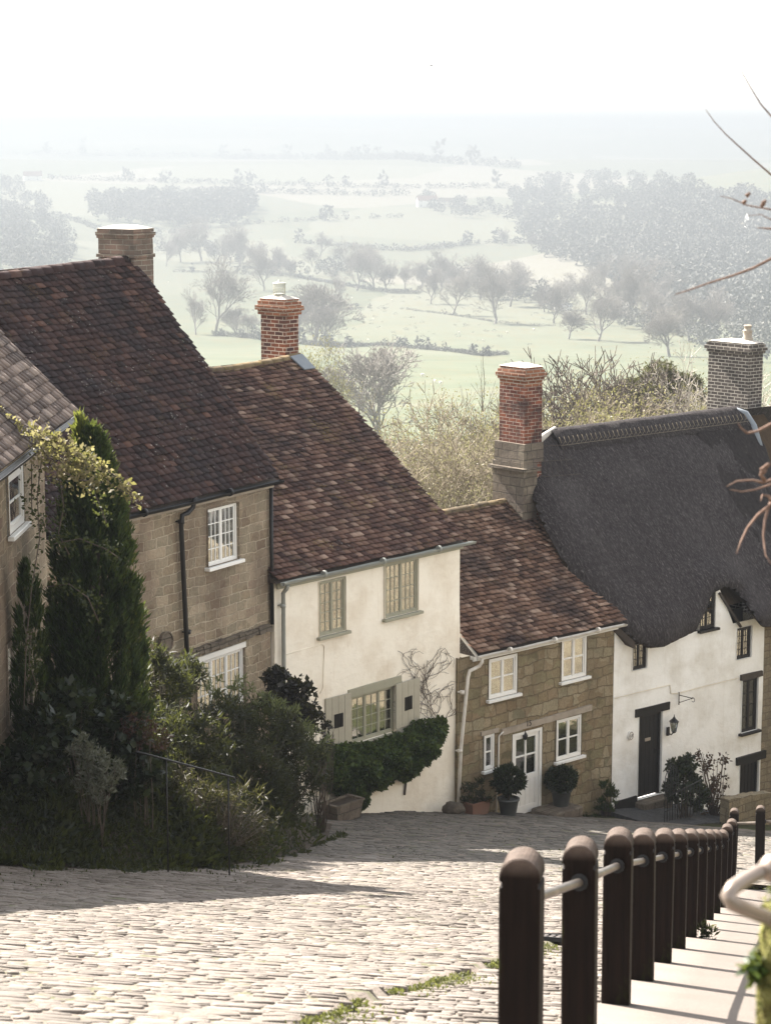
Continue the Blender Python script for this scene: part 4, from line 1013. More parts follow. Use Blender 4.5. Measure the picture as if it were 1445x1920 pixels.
def bare_tree(hh, spread, seed, r0=None, depth=7, fork=2.6, up=.25, ang=.55, base_len=.22, min_r=.006, droop=0, multi=1):
    """returns trunk arrays and twig arrays of a leafless tree of height about hh"""
    rd = random.Random(seed); segs = []; tips = []
    r0 = r0 or hh * .018
    def go(p, d, L, r, dep):
        n = 2; q = p; dd = d
        for i in range(n):
            dd = (dd + Vector((rd.gauss(0, .12), rd.gauss(0, .12), rd.gauss(0, .08)))).normalized(); q2 = q + dd * L / n
            segs.append((q, q2, r * (1 - .15 * i), r * (1 - .15 * (i + 1)), dep)); q = q2
        if dep == 0: tips.append(q); return
        k = int(fork) + (1 if rd.random() < fork - int(fork) else 0)
        ph = rd.uniform(0, 2 * PI)
        for i in range(k):
            lead = i == 0 and multi == 1
            a = ang * (rd.uniform(.1, .4) if lead else rd.uniform(.75, 1.5)); g = ph + 2 * PI * i / k + rd.uniform(-.5, .5)
            t = dd.orthogonal().normalized(); b = dd.cross(t); nd = dd * math.cos(a) + (t * math.cos(g) + b * math.sin(g)) * math.sin(a) * spread
            nd.z += up * (dep / depth) - droop * (1 - dep / depth); go(q, nd.normalized(), L * (rd.uniform(.82, .98) if lead else rd.uniform(.6, .85)), max(min_r, r * (.75 if lead else .52)), dep - 1)
        if dep >= 2 and rd.random() < .7:
            nd = (dd + Vector((rd.gauss(0, .8), rd.gauss(0, .8), .1))).normalized(); go(p.lerp(q, .6), nd, L * .55, max(min_r, r * .4), dep - 2)
    for k in range(multi):
        d0 = Vector((rd.gauss(0, .25 if multi > 1 else .05), rd.gauss(0, .25 if multi > 1 else .05), 1)).normalized(); go(Vector((0, 0, -.3)), d0, hh * base_len, r0 / (1 if multi == 1 else 1.6), depth)
    def arr(S, n):
        if not S: return np.zeros((0, 3)), np.zeros((0, 4), int)
        A = np.array([s[0] for s in S]); B = np.array([s[1] for s in S]); ra = np.array([s[2] for s in S]); rb = np.array([s[3] for s in S])
        d = B - A; d /= np.linalg.norm(d, axis=1)[:, None]; h = np.where(np.abs(d[:, 2:3]) > .9, [[1, 0, 0]], [[0, 0, 1]]); t = np.cross(d, h); t /= np.linalg.norm(t, axis=1)[:, None]; b = np.cross(d, t)
        R_ = []
        for X, rr in ((A, ra), (B, rb)):
            for k in range(n): g = 2 * PI * k / n; R_.append(X + (t * math.cos(g) + b * math.sin(g)) * rr[:, None])
        V = np.stack(R_, 1).reshape(-1, 3); o = np.arange(len(S))[:, None] * 2 * n
        Fc = np.concatenate([o + np.array([k, (k + 1) % n, n + (k + 1) % n, n + k]) for k in range(n)]); return V, Fc
    top = max(t.z for t in tips); k = hh / top
    a, b = arr([s for s in segs if s[4] >= depth - 2], 6), arr([s for s in segs if s[4] < depth - 2], 3)
    return (a[0] * k, a[1]), (b[0] * k, b[1]), np.array(tips) * k
def plant_tree(name, arrs, loc, label, cat='tree', bark_='twig', leaf_=None, lsize=.1, lper=6, lspread=.25, group=None, rz=0, sc_=1, crown='crown', asp=.6):
    (tv, tf), (cv, cf), tips = arrs; root = empty(name, loc, rz, label, cat, group); root.scale = (sc_,) * 3
    mesh_np('trunk', tv, tf, M[bark_], root, True)
    if len(cv): mesh_np('twigs', cv, cf, M[bark_], root)
    if leaf_:
        P = np.repeat(tips, lper, 0) + rng.normal(size=(len(tips) * lper, 3)) * lspread; leaves(crown, P, lsize, M[leaf_], root, asp=asp)
    return root

# ------------------------------------------------------------------ garden at the left
# conifer
cb = loc_of(178, 1300, 30.6); ct = pt(160, 772, 30.6).z - cb.z
con = empty('conifer', cb, 0, 'tall dense dark green conifer rising past the eaves with sunlit yellow tips', 'conifer')
def cone_pts(h0, h1, rmax, ncl, per, cr, dx=0, prof=None):
    out = []; dr = []
    for i in range(ncl):
        t = rng.uniform(0, 1); z = h0 + (h1 - h0) * t; r = rmax * float(np.interp(t, *prof)) * rng.uniform(.6, 1.04); g = rng.uniform(0, 2 * PI)
        c = np.array([dx + r * math.cos(g), r * math.sin(g), z]); P = ell(c, (cr, cr, cr * 2.2), per, 0); out.append(P); dr.append(np.tile([math.cos(g) * .55, math.sin(g) * .55, 1.5], (per, 1)))
    return np.concatenate(out), np.concatenate(dr)
prof = ([0, .12, .35, .6, .8, .93, 1], [.75, .95, 1, .92, .66, .35, .1])
P, D = cone_pts(.1, ct - .25, .69, 1150, 42, .075, .03, prof); Pc, Dc = cone_pts(.1, ct - .5, .40, 420, 34, .10, .03, prof); leaves('foliage', np.concatenate([P, Pc]), .13, M['conifer'], con, asp=.24, dirs=np.concatenate([D, Dc]), spread=.8)
P1, D1 = cone_pts(ct - .62, ct - .02, .13, 26, 36, .045, -.10, ([0, 1], [1, .2])); P2, D2 = cone_pts(ct - 1.0, ct - .45, .14, 24, 34, .045, .16, ([0, 1], [1, .2])); P3_, D3 = cone_pts(ct - .6, ct - .15, .10, 14, 34, .04, .02, ([0, 1], [1, .2]))
P4_, D4 = cone_pts(ct * .45, ct - .5, .16, 40, 22, .05, .50, ([0, 1], [1, .6])); P4_[:, 0] -= .34 * np.clip((P4_[:, 2] - ct * .6) / (ct * .35), 0, 1)
leaves('sunlit_tips', np.concatenate([P1, P2, P3_, P4_]), .12, M['conifer_lit_tip'], con, asp=.22, dirs=np.concatenate([D1, D2, D3, D4]), spread=.7)  # paler tips on the top and right edge stand in for sunlight
MB().tube([(0, 0, -.1), (.02, 0, ct * .5), (-.05, 0, ct - .3)], [.10, .06, .01], 8).tube([(.02, 0, ct * .4), (.15, 0, ct - .6)], [.05, .01], 6).build('trunk', M['twig'], con)
cb = loc_of(62, 1400, 29.5); h_ = pt(60, 1045, 29.5).z - cb.z
con2 = empty('column_conifer', cb, 0, 'slim dark upright conifer between the big conifer and the edge house', 'conifer')
P, D = cone_pts(.05, h_, .24, 190, 36, .055, 0, ([0, .3, .8, 1], [.8, 1, .7, .15])); leaves('foliage', P, .12, M['conifer'], con2, asp=.2, dirs=D * 1.4, spread=.6)
MB().tube([(0, 0, -.1), (0, 0, h_ * .8)], [.05, .01], 6).build('trunk', M['twig'], con2)
# creeper on the edge house and over the conifer
root = empty('climbing_creeper', loc_of(95, 1300, 28.6), 0, 'creeper with sunlit yellow young leaves trailing over the eave and the conifer', 'creeper'); b = root.location
vn = MB(); PL = []; PD_ = []
def strand(uvs, Z, nlf, rad, store, r=.008):
    pts = [pt(u, v, Z + random.uniform(-.15, .15)) - b for u, v in uvs]; vn.tube(pts, r, 5); n = len(pts)
    for _ in range(nlf):
        k = random.uniform(0, n - 1.001); i = int(k); q = pts[i].lerp(pts[i + 1], k - i) + Vector([random.gauss(0, rad) for _ in range(3)]); store.append(tuple(q))
strand([(-15, 765), (20, 785), (60, 803), (95, 822), (140, 842), (185, 868), (225, 900), (258, 945)], 28.7, 260, .035, PL)
strand([(60, 810), (85, 850), (110, 880), (150, 900), (190, 905)], 28.5, 380, .09, PL, .01)
strand([(75, 830), (120, 840), (150, 860), (165, 890)], 28.5, 420, .10, PL, .01)
strand([(150, 850), (185, 870), (205, 905), (235, 925), (243, 900)], 28.7, 120, .05, PL)
for uvs in ([(80, 850), (70, 930), (75, 1010), (60, 1100), (50, 1200), (45, 1330)], [(110, 880), (120, 950), (110, 1000), (130, 1040)], [(90, 1100), (130, 1095), (165, 1120), (185, 1165)], [(100, 1020), (150, 1010), (200, 1030), (222, 1045)],
            [(60, 1180), (55, 1240), (70, 1290)], [(160, 860), (180, 930), (200, 980)], [(60, 870), (60, 960), (95, 1000)]):
    strand(uvs, 28.6, 130, .07, PD_)
vn.build('stems', M['twig'], root); leaves('young_leaves', PL, .075, M['creeper'], root, asp=.6, bias=(0, 0, .2)); leaves('old_leaves', PD_, .065, M['creeper_dark'], root, asp=.6)
# shrubs
bush('narrow_leaved_shrub', 'tall dark shrub with narrow leaves against the brown stone wall', 'shrub', [(300, 1300, 33.0, 55, 60), (345, 1270, 34.0, 40, 34), (295, 1400, 32.0, 75, 80), (370, 1400, 33.0, 60, 60), (290, 1230, 33.0, 20, 10)], M['willowleaf'], .15, 30, .14, .17, (0, 0, .5), 10)
def young(root, b, cs):
    P = []
    for u, v, Z, n in ((455, 1290, 36.0, 14), (500, 1320, 36.1, 16), (400, 1290, 36.0, 10), (540, 1330, 36.5, 14), (575, 1370, 37.0, 18), (600, 1400, 37.0, 10), (520, 1375, 36.5, 12), (560, 1430, 36.5, 12), (430, 1320, 35.9, 10), (470, 1350, 35.9, 10)):
        P.append(clumpy(np.array(pt(u, v, Z) - b), (.20, .25, .16), n, 12, .05))
    leaves('young_leaves', np.concatenate(P), .13, M['budleaf'], root, asp=.2, bias=(0, 0, .6))
bush('buddleia', 'arching shrub with bright young leaf tips under the lower white window', 'shrub', [(420, 1370, 35.5, 70, 80), (490, 1390, 36.0, 75, 90), (550, 1440, 36.5, 65, 80), (460, 1460, 35.0, 85, 90), (525, 1490, 36.0, 50, 45), (400, 1470, 34.8, 70, 70)], M['willowleaf'], .16, 24, .15, .16, (0, 0, .4), 14, extra=young)
bush('dry_shrub', 'brown twiggy low shrub behind the thin iron handrail', 'shrub', [(330, 1500, 30.8, 60, 40), (400, 1530, 31.1, 60, 40), (455, 1535, 31.6, 60, 40)], M['dryleaf'], .14, 22, .18, .12, (0, 0, .4), 70, part='dry_leaves', sr=.006)
bush('grey_leaved_shrub', 'small pale grey green leaved shrub in the shady bed', 'shrub', [(150, 1400, 28.1, 24, 12), (175, 1425, 28.1, 30, 20), (205, 1450, 28.0, 26, 16), (190, 1480, 27.9, 30, 16), (165, 1460, 28.1, 28, 12)], M['greyleaf'], .08, 22, .06, .3, (0, 0, .6), 3)
bush('broad_leaved_shrub', 'dark broad leaved shrub below the conifer', 'shrub', [(95, 1380, 28.6, 50, 30), (130, 1330, 29.0, 40, 22), (60, 1440, 28.3, 55, 30), (220, 1370, 29.3, 55, 40), (250, 1440, 29.5, 60, 40)], M['bay'], .14, 30, .14, .6, (0, 0, .2), 5)
bush('rusty_shrub', 'small shrub with rusty pink seed heads at the centre of the bed', 'shrub', [(255, 1365, 29.2, 28, 16), (285, 1385, 29.2, 26, 14)], M['redleaf'], .06, 24, .09, .5, (0, 0, .2), 4)
bush('glossy_dark_shrub', 'glossy near black shrub at the corner between the brown and the cream house', 'shrub', [(530, 1285, 39.5, 30, 26), (555, 1310, 39.3, 34, 30), (520, 1320, 39.2, 26, 20), (575, 1340, 39, 26, 18), (545, 1360, 39, 34, 24), (512, 1262, 39.5, 14, 6)], M['darkleaf'], .12, 22, .12, .65, (0, 0, .2), 5)
bush('red_stemmed_shrub', 'thin shrub with sparse dark red leaves left of the sage shutter', 'shrub', [(598, 1345, 40, 20, 6), (612, 1375, 40, 18, 6), (585, 1385, 39.5, 26, 10), (600, 1410, 39.5, 24, 10)], M['darkleaf'], .09, 14, .08, .6, (0, 0, .2), 6)
# undergrowth of the bed
FX = [Vector((x, y, 0)) for x, y in ((-6, 23.5), (-4.8, 24.6), (-4, 25.4), (-3, 27.2), (-2.2, 29.3), (-1.6, 31.5), (-1.2, 34.5), (-.8, 39))]
fx = [q.x for q in FX]; fy = [q.y for q in FX]
ox = np.argsort(fx); fx = [fx[i] for i in ox]; fy = [fy[i] for i in ox]
def bed_front(x): return float(np.interp(x, fx, fy)) + .5 * mnoise.noise(Vector((x * 1.5, 0, 3)))
def bed():
    P = []; S = []
    while len(P) < 30000:
        x = random.uniform(-5.2, -.8)
        if random.random() < sstep(-2.6, -.9, x): continue
        y0 = bed_front(x); y = y0 + abs(random.gauss(0, 1)) * 3.2
        if y > 39 + x * 1.2: continue
        n = .5 + mnoise.noise(Vector((x * 1.4, y * .8, 1))); bk = .55 * sstep(0, 2.2, y - y0) * sstep(-1.0, -2.2, x); hh = bk + min(.5, .04 + (y - y0) * .25) * max(.2, n + .3)
        P.append((x, y, H(x, y) + random.uniform(bk, hh + .03))); S.append(random.uniform(.05, .15) * (.6 + .8 * max(0, n)))
    o = leaves('undergrowth', P, np.array(S), M['grass'], None, asp=.3, bias=(0, 0, .9)); tag(o, 'low dark green undergrowth filling the shady bed', 'undergrowth', kind='stuff')
    V = []; Fc = []; nx = 40; ny = 24
    for j in range(ny + 1):
        for i in range(nx + 1):
            x = -8 + 7.0 * i / nx; y0 = float(np.interp(x, fx, fy)) - .1; y = y0 + (41 + x * .9 - y0) * (j / ny) ** 1.3; V.append((x, y, H(x, y) - .03 + .55 * sstep(0, 2.2, y - y0) * sstep(-1.2, -2.2, x) + .05 * min(1, j / 4) + .05 * mnoise.noise(Vector((x * 2, y * 2, 0)))))
    for j in range(ny):
        for i in range(nx): a = j * (nx + 1) + i; Fc.append((a, a + 1, a + nx + 2, a + nx + 1))
    tag(mesh_np('bed_soil', V, Fc, M['soil'], None, True), kind='structure')
    P = [];
    for _ in range(260):
        q = hit(random.gauss(22, 16), random.uniform(1570, 1596)); P.append((q.x, q.y + .2, q.z + random.uniform(.08, .2)))
    tag(leaves('blue_flowers', P, .035, M['flower'], None, asp=.9), 'patch of tiny pale blue flowers at the left edge of the bed', 'flowers', kind='stuff')
bed()
def ferns():
    P = []; D = []
    for u, v in ((275, 1545), (300, 1560), (320, 1570), (285, 1575), (240, 1560)):
        q = hit(u, v + 15); q.y += .3
        for k in range(16):
            g = random.uniform(0, 2 * PI); l = random.uniform(.12, .3)
            for s in range(10): P.append((q.x + math.cos(g) * l * s / 10, q.y + math.sin(g) * l * s / 10, H(q.x, q.y) + .06 + .25 * math.sin(s / 10 * 2.2))); 
    o = leaves('fern', P, .06, M['budleaf'], None, asp=.3); o.data.materials[0] = M['willowleaf']; tag(o, 'low arching ferns at the front edge of the bed', 'fern')
ferns()
# thin iron handrail
ta = pt(312, 1424, 27.6); tb = pt(428, 1455, 28.4); a = Vector((ta.x, ta.y, H(ta.x, ta.y))); bl = Vector((tb.x, tb.y, H(tb.x, tb.y))) - a; root = empty('iron_handrail', a, 0, 'thin black iron handrail with two uprights in front of the dry shrub', 'handrail'); ta = ta - a; tb = tb - a
MB().tube([(0, 0, -.2), ta], .011, 6).build('upright', M['iron'], root); MB().tube([bl - Vector((0, 0, .2)), tb], .011, 6).build('upright', M['iron'], root)
dd = (tb - ta).normalized(); MB().tube([ta - dd * .52, ta, tb, tb + dd * .11, tb + dd * .14 + Vector((0, 0, -.04)), tb + dd * .10 + Vector((0, 0, -.07)), tb + dd * .07 + Vector((0, 0, -.04))], .013, 8).build('rail', M['iron'], root)

# ------------------------------------------------------------------ along the fronts
def poly_pts(hs, uv, n, y=0.0):
    P = np.array([hs.on(u, v, y) for u, v in uv]); lo, hi = P.min(0), P.max(0); out = []; best = []
    B = np.roll(P, -1, 0)
    while len(out) < n:
        q = lo + rng.random(2) * (hi - lo); ins = False; dm = 9
        for a, b in zip(P, B):
            if (a[1] > q[1]) != (b[1] > q[1]) and q[0] < (b[0] - a[0]) * (q[1] - a[1]) / (b[1] - a[1]) + a[0]: ins = not ins
            ab = b - a; t = max(0, min(1, (q - a) @ ab / (ab @ ab))); dm = min(dm, float(np.hypot(*(q - a - t * ab))))
        if ins: out.append(q); best.append(dm)
    return np.array(out), np.array(best)
iv = empty('ivy', h3.world(-2, 0, h3.ground(-2)), h3.rz, 'bushy green ivy mass hanging below the shuttered window of the cream house', 'ivy')
ivp, ivd = poly_pts(h3, [(582, 1395), (600, 1398), (640, 1396), (700, 1392), (760, 1372), (790, 1352), (842, 1345), (846, 1362), (836, 1374), (829, 1399), (812, 1408), (806, 1436), (788, 1442), (768, 1466), (748, 1460), (722, 1482), (706, 1478), (690, 1496), (684, 1518), (652, 1518), (640, 1490), (600, 1470), (580, 1430)], 15000, -.25)
zg = h3.ground(-2); yy = -.04 - rng.random(len(ivp)) ** .35 * np.minimum(.50, .12 + 1.1 * ivd) * (1 + .45 * np.sin(ivp[:, 0] * 7) * np.sin(ivp[:, 1] * 8))
P = np.stack([ivp[:, 0] + 2, yy, ivp[:, 1] - zg], 1); leaves('foliage', P, .085, M['ivy'], iv, asp=.8, bias=(0, -.5, -.4), spread=.8)
g = h3.on(672, 1515, -.12); MB().tube([(g[0] + 2, -.12, g[1] - zg - .5), (g[0] + 2.05, -.1, g[1] - zg + .6), (g[0] + 2.5, -.1, g[1] - zg + 1.3)], [.06, .05, .02], 6).tube([(h3.on(756, 1485)[0] + 2, -.03, h3.on(756, 1490)[1] - zg), (h3.on(760, 1440)[0] + 2, -.05, h3.on(760, 1440)[1] - zg)], .025, 6).build('stem', M['twig'], iv)
# leafless vine tracery
vi = empty('bare_vine', h3.world(-1, 0, h3.ground(-1)), h3.rz, 'leafless vine tracery spread over the right side of the cream wall', 'vine'); zg1 = h3.ground(-1); m = MB()
def vine(u, v, a, L, dep):
    for _ in range(L):
        u2 = u + math.cos(a) * 9; v2 = v - math.sin(a) * 9; a += random.gauss(0, .35) + (1.45 - a) * .12
        if not (734 + random.uniform(0, 30) * (v2 < 1290) < u2 < 856 and v2 > 1190 + random.uniform(0, 50)): return
        p, q = h3.on(u, v, -.03), h3.on(u2, v2, -.03); m.tube([(p[0] + 1, -.035, p[1] - zg1), (q[0] + 1, -.035, q[1] - zg1)], .006 if dep > 1 else .0035, 3, False); u, v = u2, v2
        if dep > 0 and random.random() < .38: vine(u, v, a + random.choice((-1, 1)) * random.uniform(.4, 1.1), max(2, int(L * .5)), dep - 1)
for s in ((812, 1362, 1.7), (820, 1365, 1.5), (826, 1360, 1.3), (806, 1355, 2.0), (815, 1340, 2.2)): vine(*s, 15, 3)
for s in ((640, 1300, 1.6), (625, 1310, 1.9)): pass
m.build('tracery', M['twig'], vi)

def trough(name, label, c, rz, L, W_, Hh, mat, cat='planter'):
    root = empty(name, c, rz, label, cat); m = MB(); t = .03; b = .85
    def ring(s, z): return [(-L / 2 * s, -W_ / 2 * s, z), (L / 2 * s, -W_ / 2 * s, z), (L / 2 * s, W_ / 2 * s, z), (-L / 2 * s, W_ / 2 * s, z)]
    vs = ring(b, 0) + ring(1, Hh) + ring(1.08, Hh) + ring(1.08, Hh + .04) + ring(.9, Hh + .04) + ring(.88, Hh - .03)
    fs = [(3, 2, 1, 0)]
    for k in range(5):
        for i in range(4): j = (i + 1) % 4; fs.append((k * 4 + i, k * 4 + j, k * 4 + 4 + j, k * 4 + 4 + i))
    m.add(vs, fs); m.build('tub', mat, root); MB().box(-L * .44, L * .44, -W_ * .44, W_ * .44, Hh - .06, Hh - .005).build('soil', M['soil'], root); return root
def hz(hs, u, v, y):   # world point on the ground near a front
    x, z = hs.on(u, v, y); p = hs.world(x, y, 0); return Vector((p.x, p.y, H(p.x, p.y) - .01))
c = hz(h3, 642, 1520, -.7); trough('stone_trough', 'low dark stone trough under the ivy mass', c, h3.rz, .75, .4, .34, M['stone_old'])
c = hz(h4, 893, 1542, -.35); trough('terracotta_trough', 'weathered terracotta trough beside the white downpipe', c, h4.rz, .52, .28, .26, M['terracotta'])
def on_bush(name, label, hs, blobs, y, *a, **k):
    Zs = []
    for u, v, rp_, n in blobs:
        x, z = hs.on(u, v, y); p = hs.world(x, y, z); Zs.append((u, v, p.y * CP - p.z * SP, rp_, n))
    return bush(name, label, 'plant', Zs, *a, **k)
on_bush('trough_plant', 'loose leafy plant growing from the terracotta trough', h4, [(880, 1492, 18, 10), (902, 1500, 20, 12), (893, 1475, 16, 7)], -.35, M['willowleaf'], .10, 22, .09, .3, (0, 0, .5))
def bay(u, v, r_, pu, pv, y, label, hs, potmat, raise_=0.0, group='clipped bay trees flanking the white door'):
    x, z = hs.on(u, v, y); c = hs.world(x, y, z); g = hs.world(x, y, 0); gz = H(g.x, g.y) + raise_
    root = empty('bay_tree', (c.x, c.y, gz), 0, label, 'potted tree', group); r = r_ / F * (c.y * CP - c.z * SP); hc = c.z - gz
    C = ell((0, 0, hc), (r * .9, r * .9, r * .8), 230, .55); C *= rng.uniform(.85, 1.12, (len(C), 1)) ** np.array([1, 1, 0]); P = np.concatenate([ell(q, (.055, .055, .05), 15, 0) for q in C]); o = P - np.array([0, 0, hc]); leaves('crown', P, .10, M['bay'], root, asp=.36, dirs=o * 3.2, spread=.7)
    MB().tube([(0, 0, .25), (.01, 0, hc * .6), (0, 0, hc)], [.022, .018, .015], 7).build('stem', M['twig'], root)
    pm = MB().lathe((0, 0, 0), [(.15, -.05), (.16, 0), (.215, .33), (.235, .335), (.235, .38), (.20, .38), (.195, .34)], 24); pm.build('pot', potmat, root)
    MB().lathe((0, 0, 0), [(.0, .33), (.2, .335)], 16).build('soil', M['soil'], root)
    P = ell((.02, 0, .40), (.13, .13, .05), 60, 0); leaves('small_plants', P, .06, M['willowleaf'], root, asp=.5, bias=(0, 0, .5)); return root
bay(953, 1462, 30, 957, 1540, -.55, 'clipped bay tree in a tall dark pot on the left of the white door', h4, M['potgrey'])
bay(1052, 1461, 28, 1053, 1530, -.35, 'clipped bay tree standing on the stone block right of the white door', h4, M['potgrey'], .22)
# stone block under the right hand bay tree, boulder
c = hz(h4, 1044, 1550, -.38); root = None
m = MB().bbox(-.5, .45, -.35, .33, -.5, .21, .03); o = m.build('stone_block', M['stone_old'], None, c); o.rotation_euler = (0, 0, h4.rz); tag(o, 'low flat stone block carrying the right hand bay tree', 'stone block')
def rock(c, r, label, mat, seed):
    V = []; n = 18; Fc = []
    for j in range(n // 2 + 1):
        for i in range(n):
            th = PI * j / (n // 2); ph = 2 * PI * i / n; d = Vector((math.sin(th) * math.cos(ph), math.sin(th) * math.sin(ph), math.cos(th))); k = 1 + .35 * mnoise.noise(d * 1.6 + Vector((seed, 0, 0))) + .08 * mnoise.noise(d * 6); V.append((d.x * r * k * 1.15, d.y * r * k, d.z * r * k * .85))
    for j in range(n // 2):
        for i in range(n): m_ = (i + 1) % n; Fc.append((j * n + i, (j + 1) * n + i, (j + 1) * n + m_, j * n + m_))
    return tag(mesh_np('boulder', V, Fc, mat, None, True, c), label, 'boulder')
c = hz(h4, 850, 1528, -.45); rock(c + Vector((0, 0, .12)), .19, 'rounded dark boulder at the foot of the white downpipe', M['stone_old'], 2)
on_bush('wall_shrub', 'feathery upright green shrub where the stone cottage meets the thatched one', h4, [(1136, 1480, 12, 8), (1138, 1505, 18, 14), (1135, 1530, 22, 20), (1146, 1490, 10, 5)], -.3, M['conifer'], .10, 40, .06, .2, (0, 0, 1.0))
on_bush('wall_weeds', 'low weeds at the wall foot between the stone block and the feathery shrub', h4, [(1090, 1545, 20, 10), (1110, 1550, 18, 8)], -.4, M['grass'], .10, 40, .08, .3, (0, 0, 1.0))
# raised tarmac path, low rubble wall, gate and railing before the thatched cottage
def hbox(hs, name, mat, x0, x1, y0, y1, zt0, zt1, dp, kind=None, n=10, j=.0):
    V = []; Fc = []
    for i in range(n + 1):
        x = x0 + (x1 - x0) * i / n; zt_ = zt0 + (zt1 - zt0) * i / n + random.uniform(-j, j)
        for y, z in ((y0, zt_ - dp), (y0 + random.uniform(-j, j) * .5, zt_), (y1, zt_), (y1, zt_ - dp)): V.append(tuple(hs.world(x, y, z)))
    for i in range(n):
        for k in range(3): Fc.append((i * 4 + k, (i + 1) * 4 + k, (i + 1) * 4 + k + 1, i * 4 + k + 1))
    Fc += [(3, 2, 1, 0), (n * 4, n * 4 + 1, n * 4 + 2, n * 4 + 3)]
    m = MB(); m.add(V, Fc); o = m.build(name, mat); 
    if kind: tag(o, kind=kind)
    return o
d5 = D5[2]
hbox(h5, 'raised_path', M['tarmac'], -.35, 2.35, -1.75, -.03, d5 + .02, d5 - .36, 2.2, 'structure', 14, .02)
o = hbox(h5, 'garden_wall', M['stone_grey'], 1.72, 3.25, -1.95, -1.70, h5.on(1250, 1530, -1.9)[1], h5.on(1322, 1522, -1.9)[1], 2.6, None, 12, .03); tag(o, 'low rubble stone wall in front of the thatched cottage', 'wall')
def uv5(u, v, y): x, z = h5.on(u, v, y); return h5.world(x, y, z)
gt = empty('garden_gate', uv5(1245, 1530, -1.6), h5.rz, 'narrow black iron gate with arched tops by the low rubble wall', 'gate'); m = MB(); gz_ = (uv5(1245, 1437, -1.6) - uv5(1245, 1530, -1.6)).z
for i in range(6):
    x = i * .085; top = gz_ * (.78 + .22 * math.sin(PI * i / 5)); m.tube([(x, 0, -.15), (x, 0, top)], .009, 5)
    if i < 5: m.tube([(x + .0425 + .0425 * math.cos(PI * k / 6), 0, top * .55 + .07 * math.sin(PI * k / 6)) for k in range(7)], .006, 4)
m.tube([(.425 * k / 10, 0, gz_ * (.78 + .24 * math.sin(PI * k / 10))) for k in range(11)], .010, 6); m.tube([(0, 0, .1), (.425, 0, .1)], .009, 5); m.tube([(0, 0, gz_ * .6), (.425, 0, gz_ * .6)], .009, 5); m.build('bars', M['iron'], gt)
rl = empty('garden_railing', uv5(1276, 1520, -1.75), h5.rz, 'black iron railing above the low rubble wall beside the gate', 'railing'); m = MB()
for i in range(7): m.tube([(i * .10, 0, -.2), (i * .10, 0, .48 + i * .012)], .007, 4)
m.tube([(-.35, 0, .42), (.66, 0, .58)], .013, 5); m.build('bars', M['iron'], rl)
on_bush('dark_leafy_shrub', 'dark green leafy shrub behind the iron gate', h5, [(1270, 1440, 18, 12), (1290, 1455, 26, 24), (1272, 1480, 26, 24), (1305, 1490, 26, 22), (1290, 1420, 10, 4)], -1.2, M['bay'], .12, 24, .10, .6, (0, 0, .1))
on_bush('purple_leaved_shrub', 'upright purple leaved shrub with thin stems against the white wall', h5, [(1310, 1415, 10, 3), (1328, 1432, 16, 7), (1352, 1425, 10, 4), (1345, 1465, 20, 9), (1330, 1490, 20, 9), (1352, 1500, 14, 5), (1367, 1515, 8, 2), (1336, 1520, 16, 6)], -1.2, M['redleaf'], .085, 16, .11, .6, (0, 0, .1), stems=5, sr=.014)
on_bush('base_plants', 'low dark plants below the black plinth left of the brown door', h5, [(1338, 1555, 22, 12), (1360, 1562, 18, 10)], -1.0, M['grass'], .13, 30, .1, .25, (0, 0, .8))

# ------------------------------------------------------------------ wooden post fence beside the pavement
def post(label, loc, rz, tilt=0.0):
    w_, hh = .162, 1.07; r = w_ / 2; n = 16; gz_ = hh - r - .03
    prof = [(-r, -.35), (r, -.35), (r, gz_ - .014), (r - .010, gz_ - .008), (r - .010, gz_ + .008), (r, gz_ + .014), (r, hh - r)] + [(r * math.cos(PI * k / n), hh - r + r * math.sin(PI * k / n)) for k in range(1, n)] + [(-r, hh - r), (-r, gz_ + .014), (-r + .010, gz_ + .008), (-r + .010, gz_ - .008), (-r, gz_ - .014)]
    q = .006; m = MB()
    sm = [(x * (1 - q / r), z if z < 0 else z - (q if z > hh - r else 0)) for x, z in prof]; nP = len(prof)
    vs = [(x, -r, z) for x, z in sm] + [(x, -r + q, z) for x, z in prof] + [(x, r - q, z) for x, z in prof] + [(x, r, z) for x, z in sm]
    fs = [tuple(range(nP)), tuple(range(4 * nP - 1, 3 * nP - 1, -1))]
    for k in range(3):
        for i in range(nP): j = (i + 1) % nP; fs.append((k * nP + i, (k + 1) * nP + i, (k + 1) * nP + j, k * nP + j))
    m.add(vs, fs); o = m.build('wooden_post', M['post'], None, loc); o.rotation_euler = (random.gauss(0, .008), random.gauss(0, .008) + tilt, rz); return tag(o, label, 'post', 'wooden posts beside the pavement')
RZ = -math.atan2(PD[0], PD[1])
ordn = ['nearest', 'second', 'third', 'fourth', 'fifth', 'sixth', 'seventh', 'eighth', 'ninth', 'tenth', 'eleventh', 'twelfth', 'thirteenth']
PP = []
for k in range(13):
    x = POST0[0] + PD[0] * k - (.05, .02, .01)[min(k, 2)]; y = POST0[1] + PD[1] * k; z = H(x, y) + (-.03, -.01, .02)[min(k, 2)]; PP.append(Vector((x, y, z)))
    lab = 'nearest and largest round topped dark wooden post, base out of frame' if k == 0 else '%s round topped dark wooden post from the front of the row' % ordn[k]
    post(lab, PP[-1], RZ)
QA = Vector((6.12, 38.0, H(6.12, 38))); QB = Vector((6.42, 36.9, H(6.42, 36.9) + .12)); QC = Vector((8.2, 38.6, H(8.2, 38.6) + .1))
post('round topped wooden post standing alone just past the end of the row', QA, RZ); post('round topped wooden post with a rail running off to the right edge', QB, RZ)
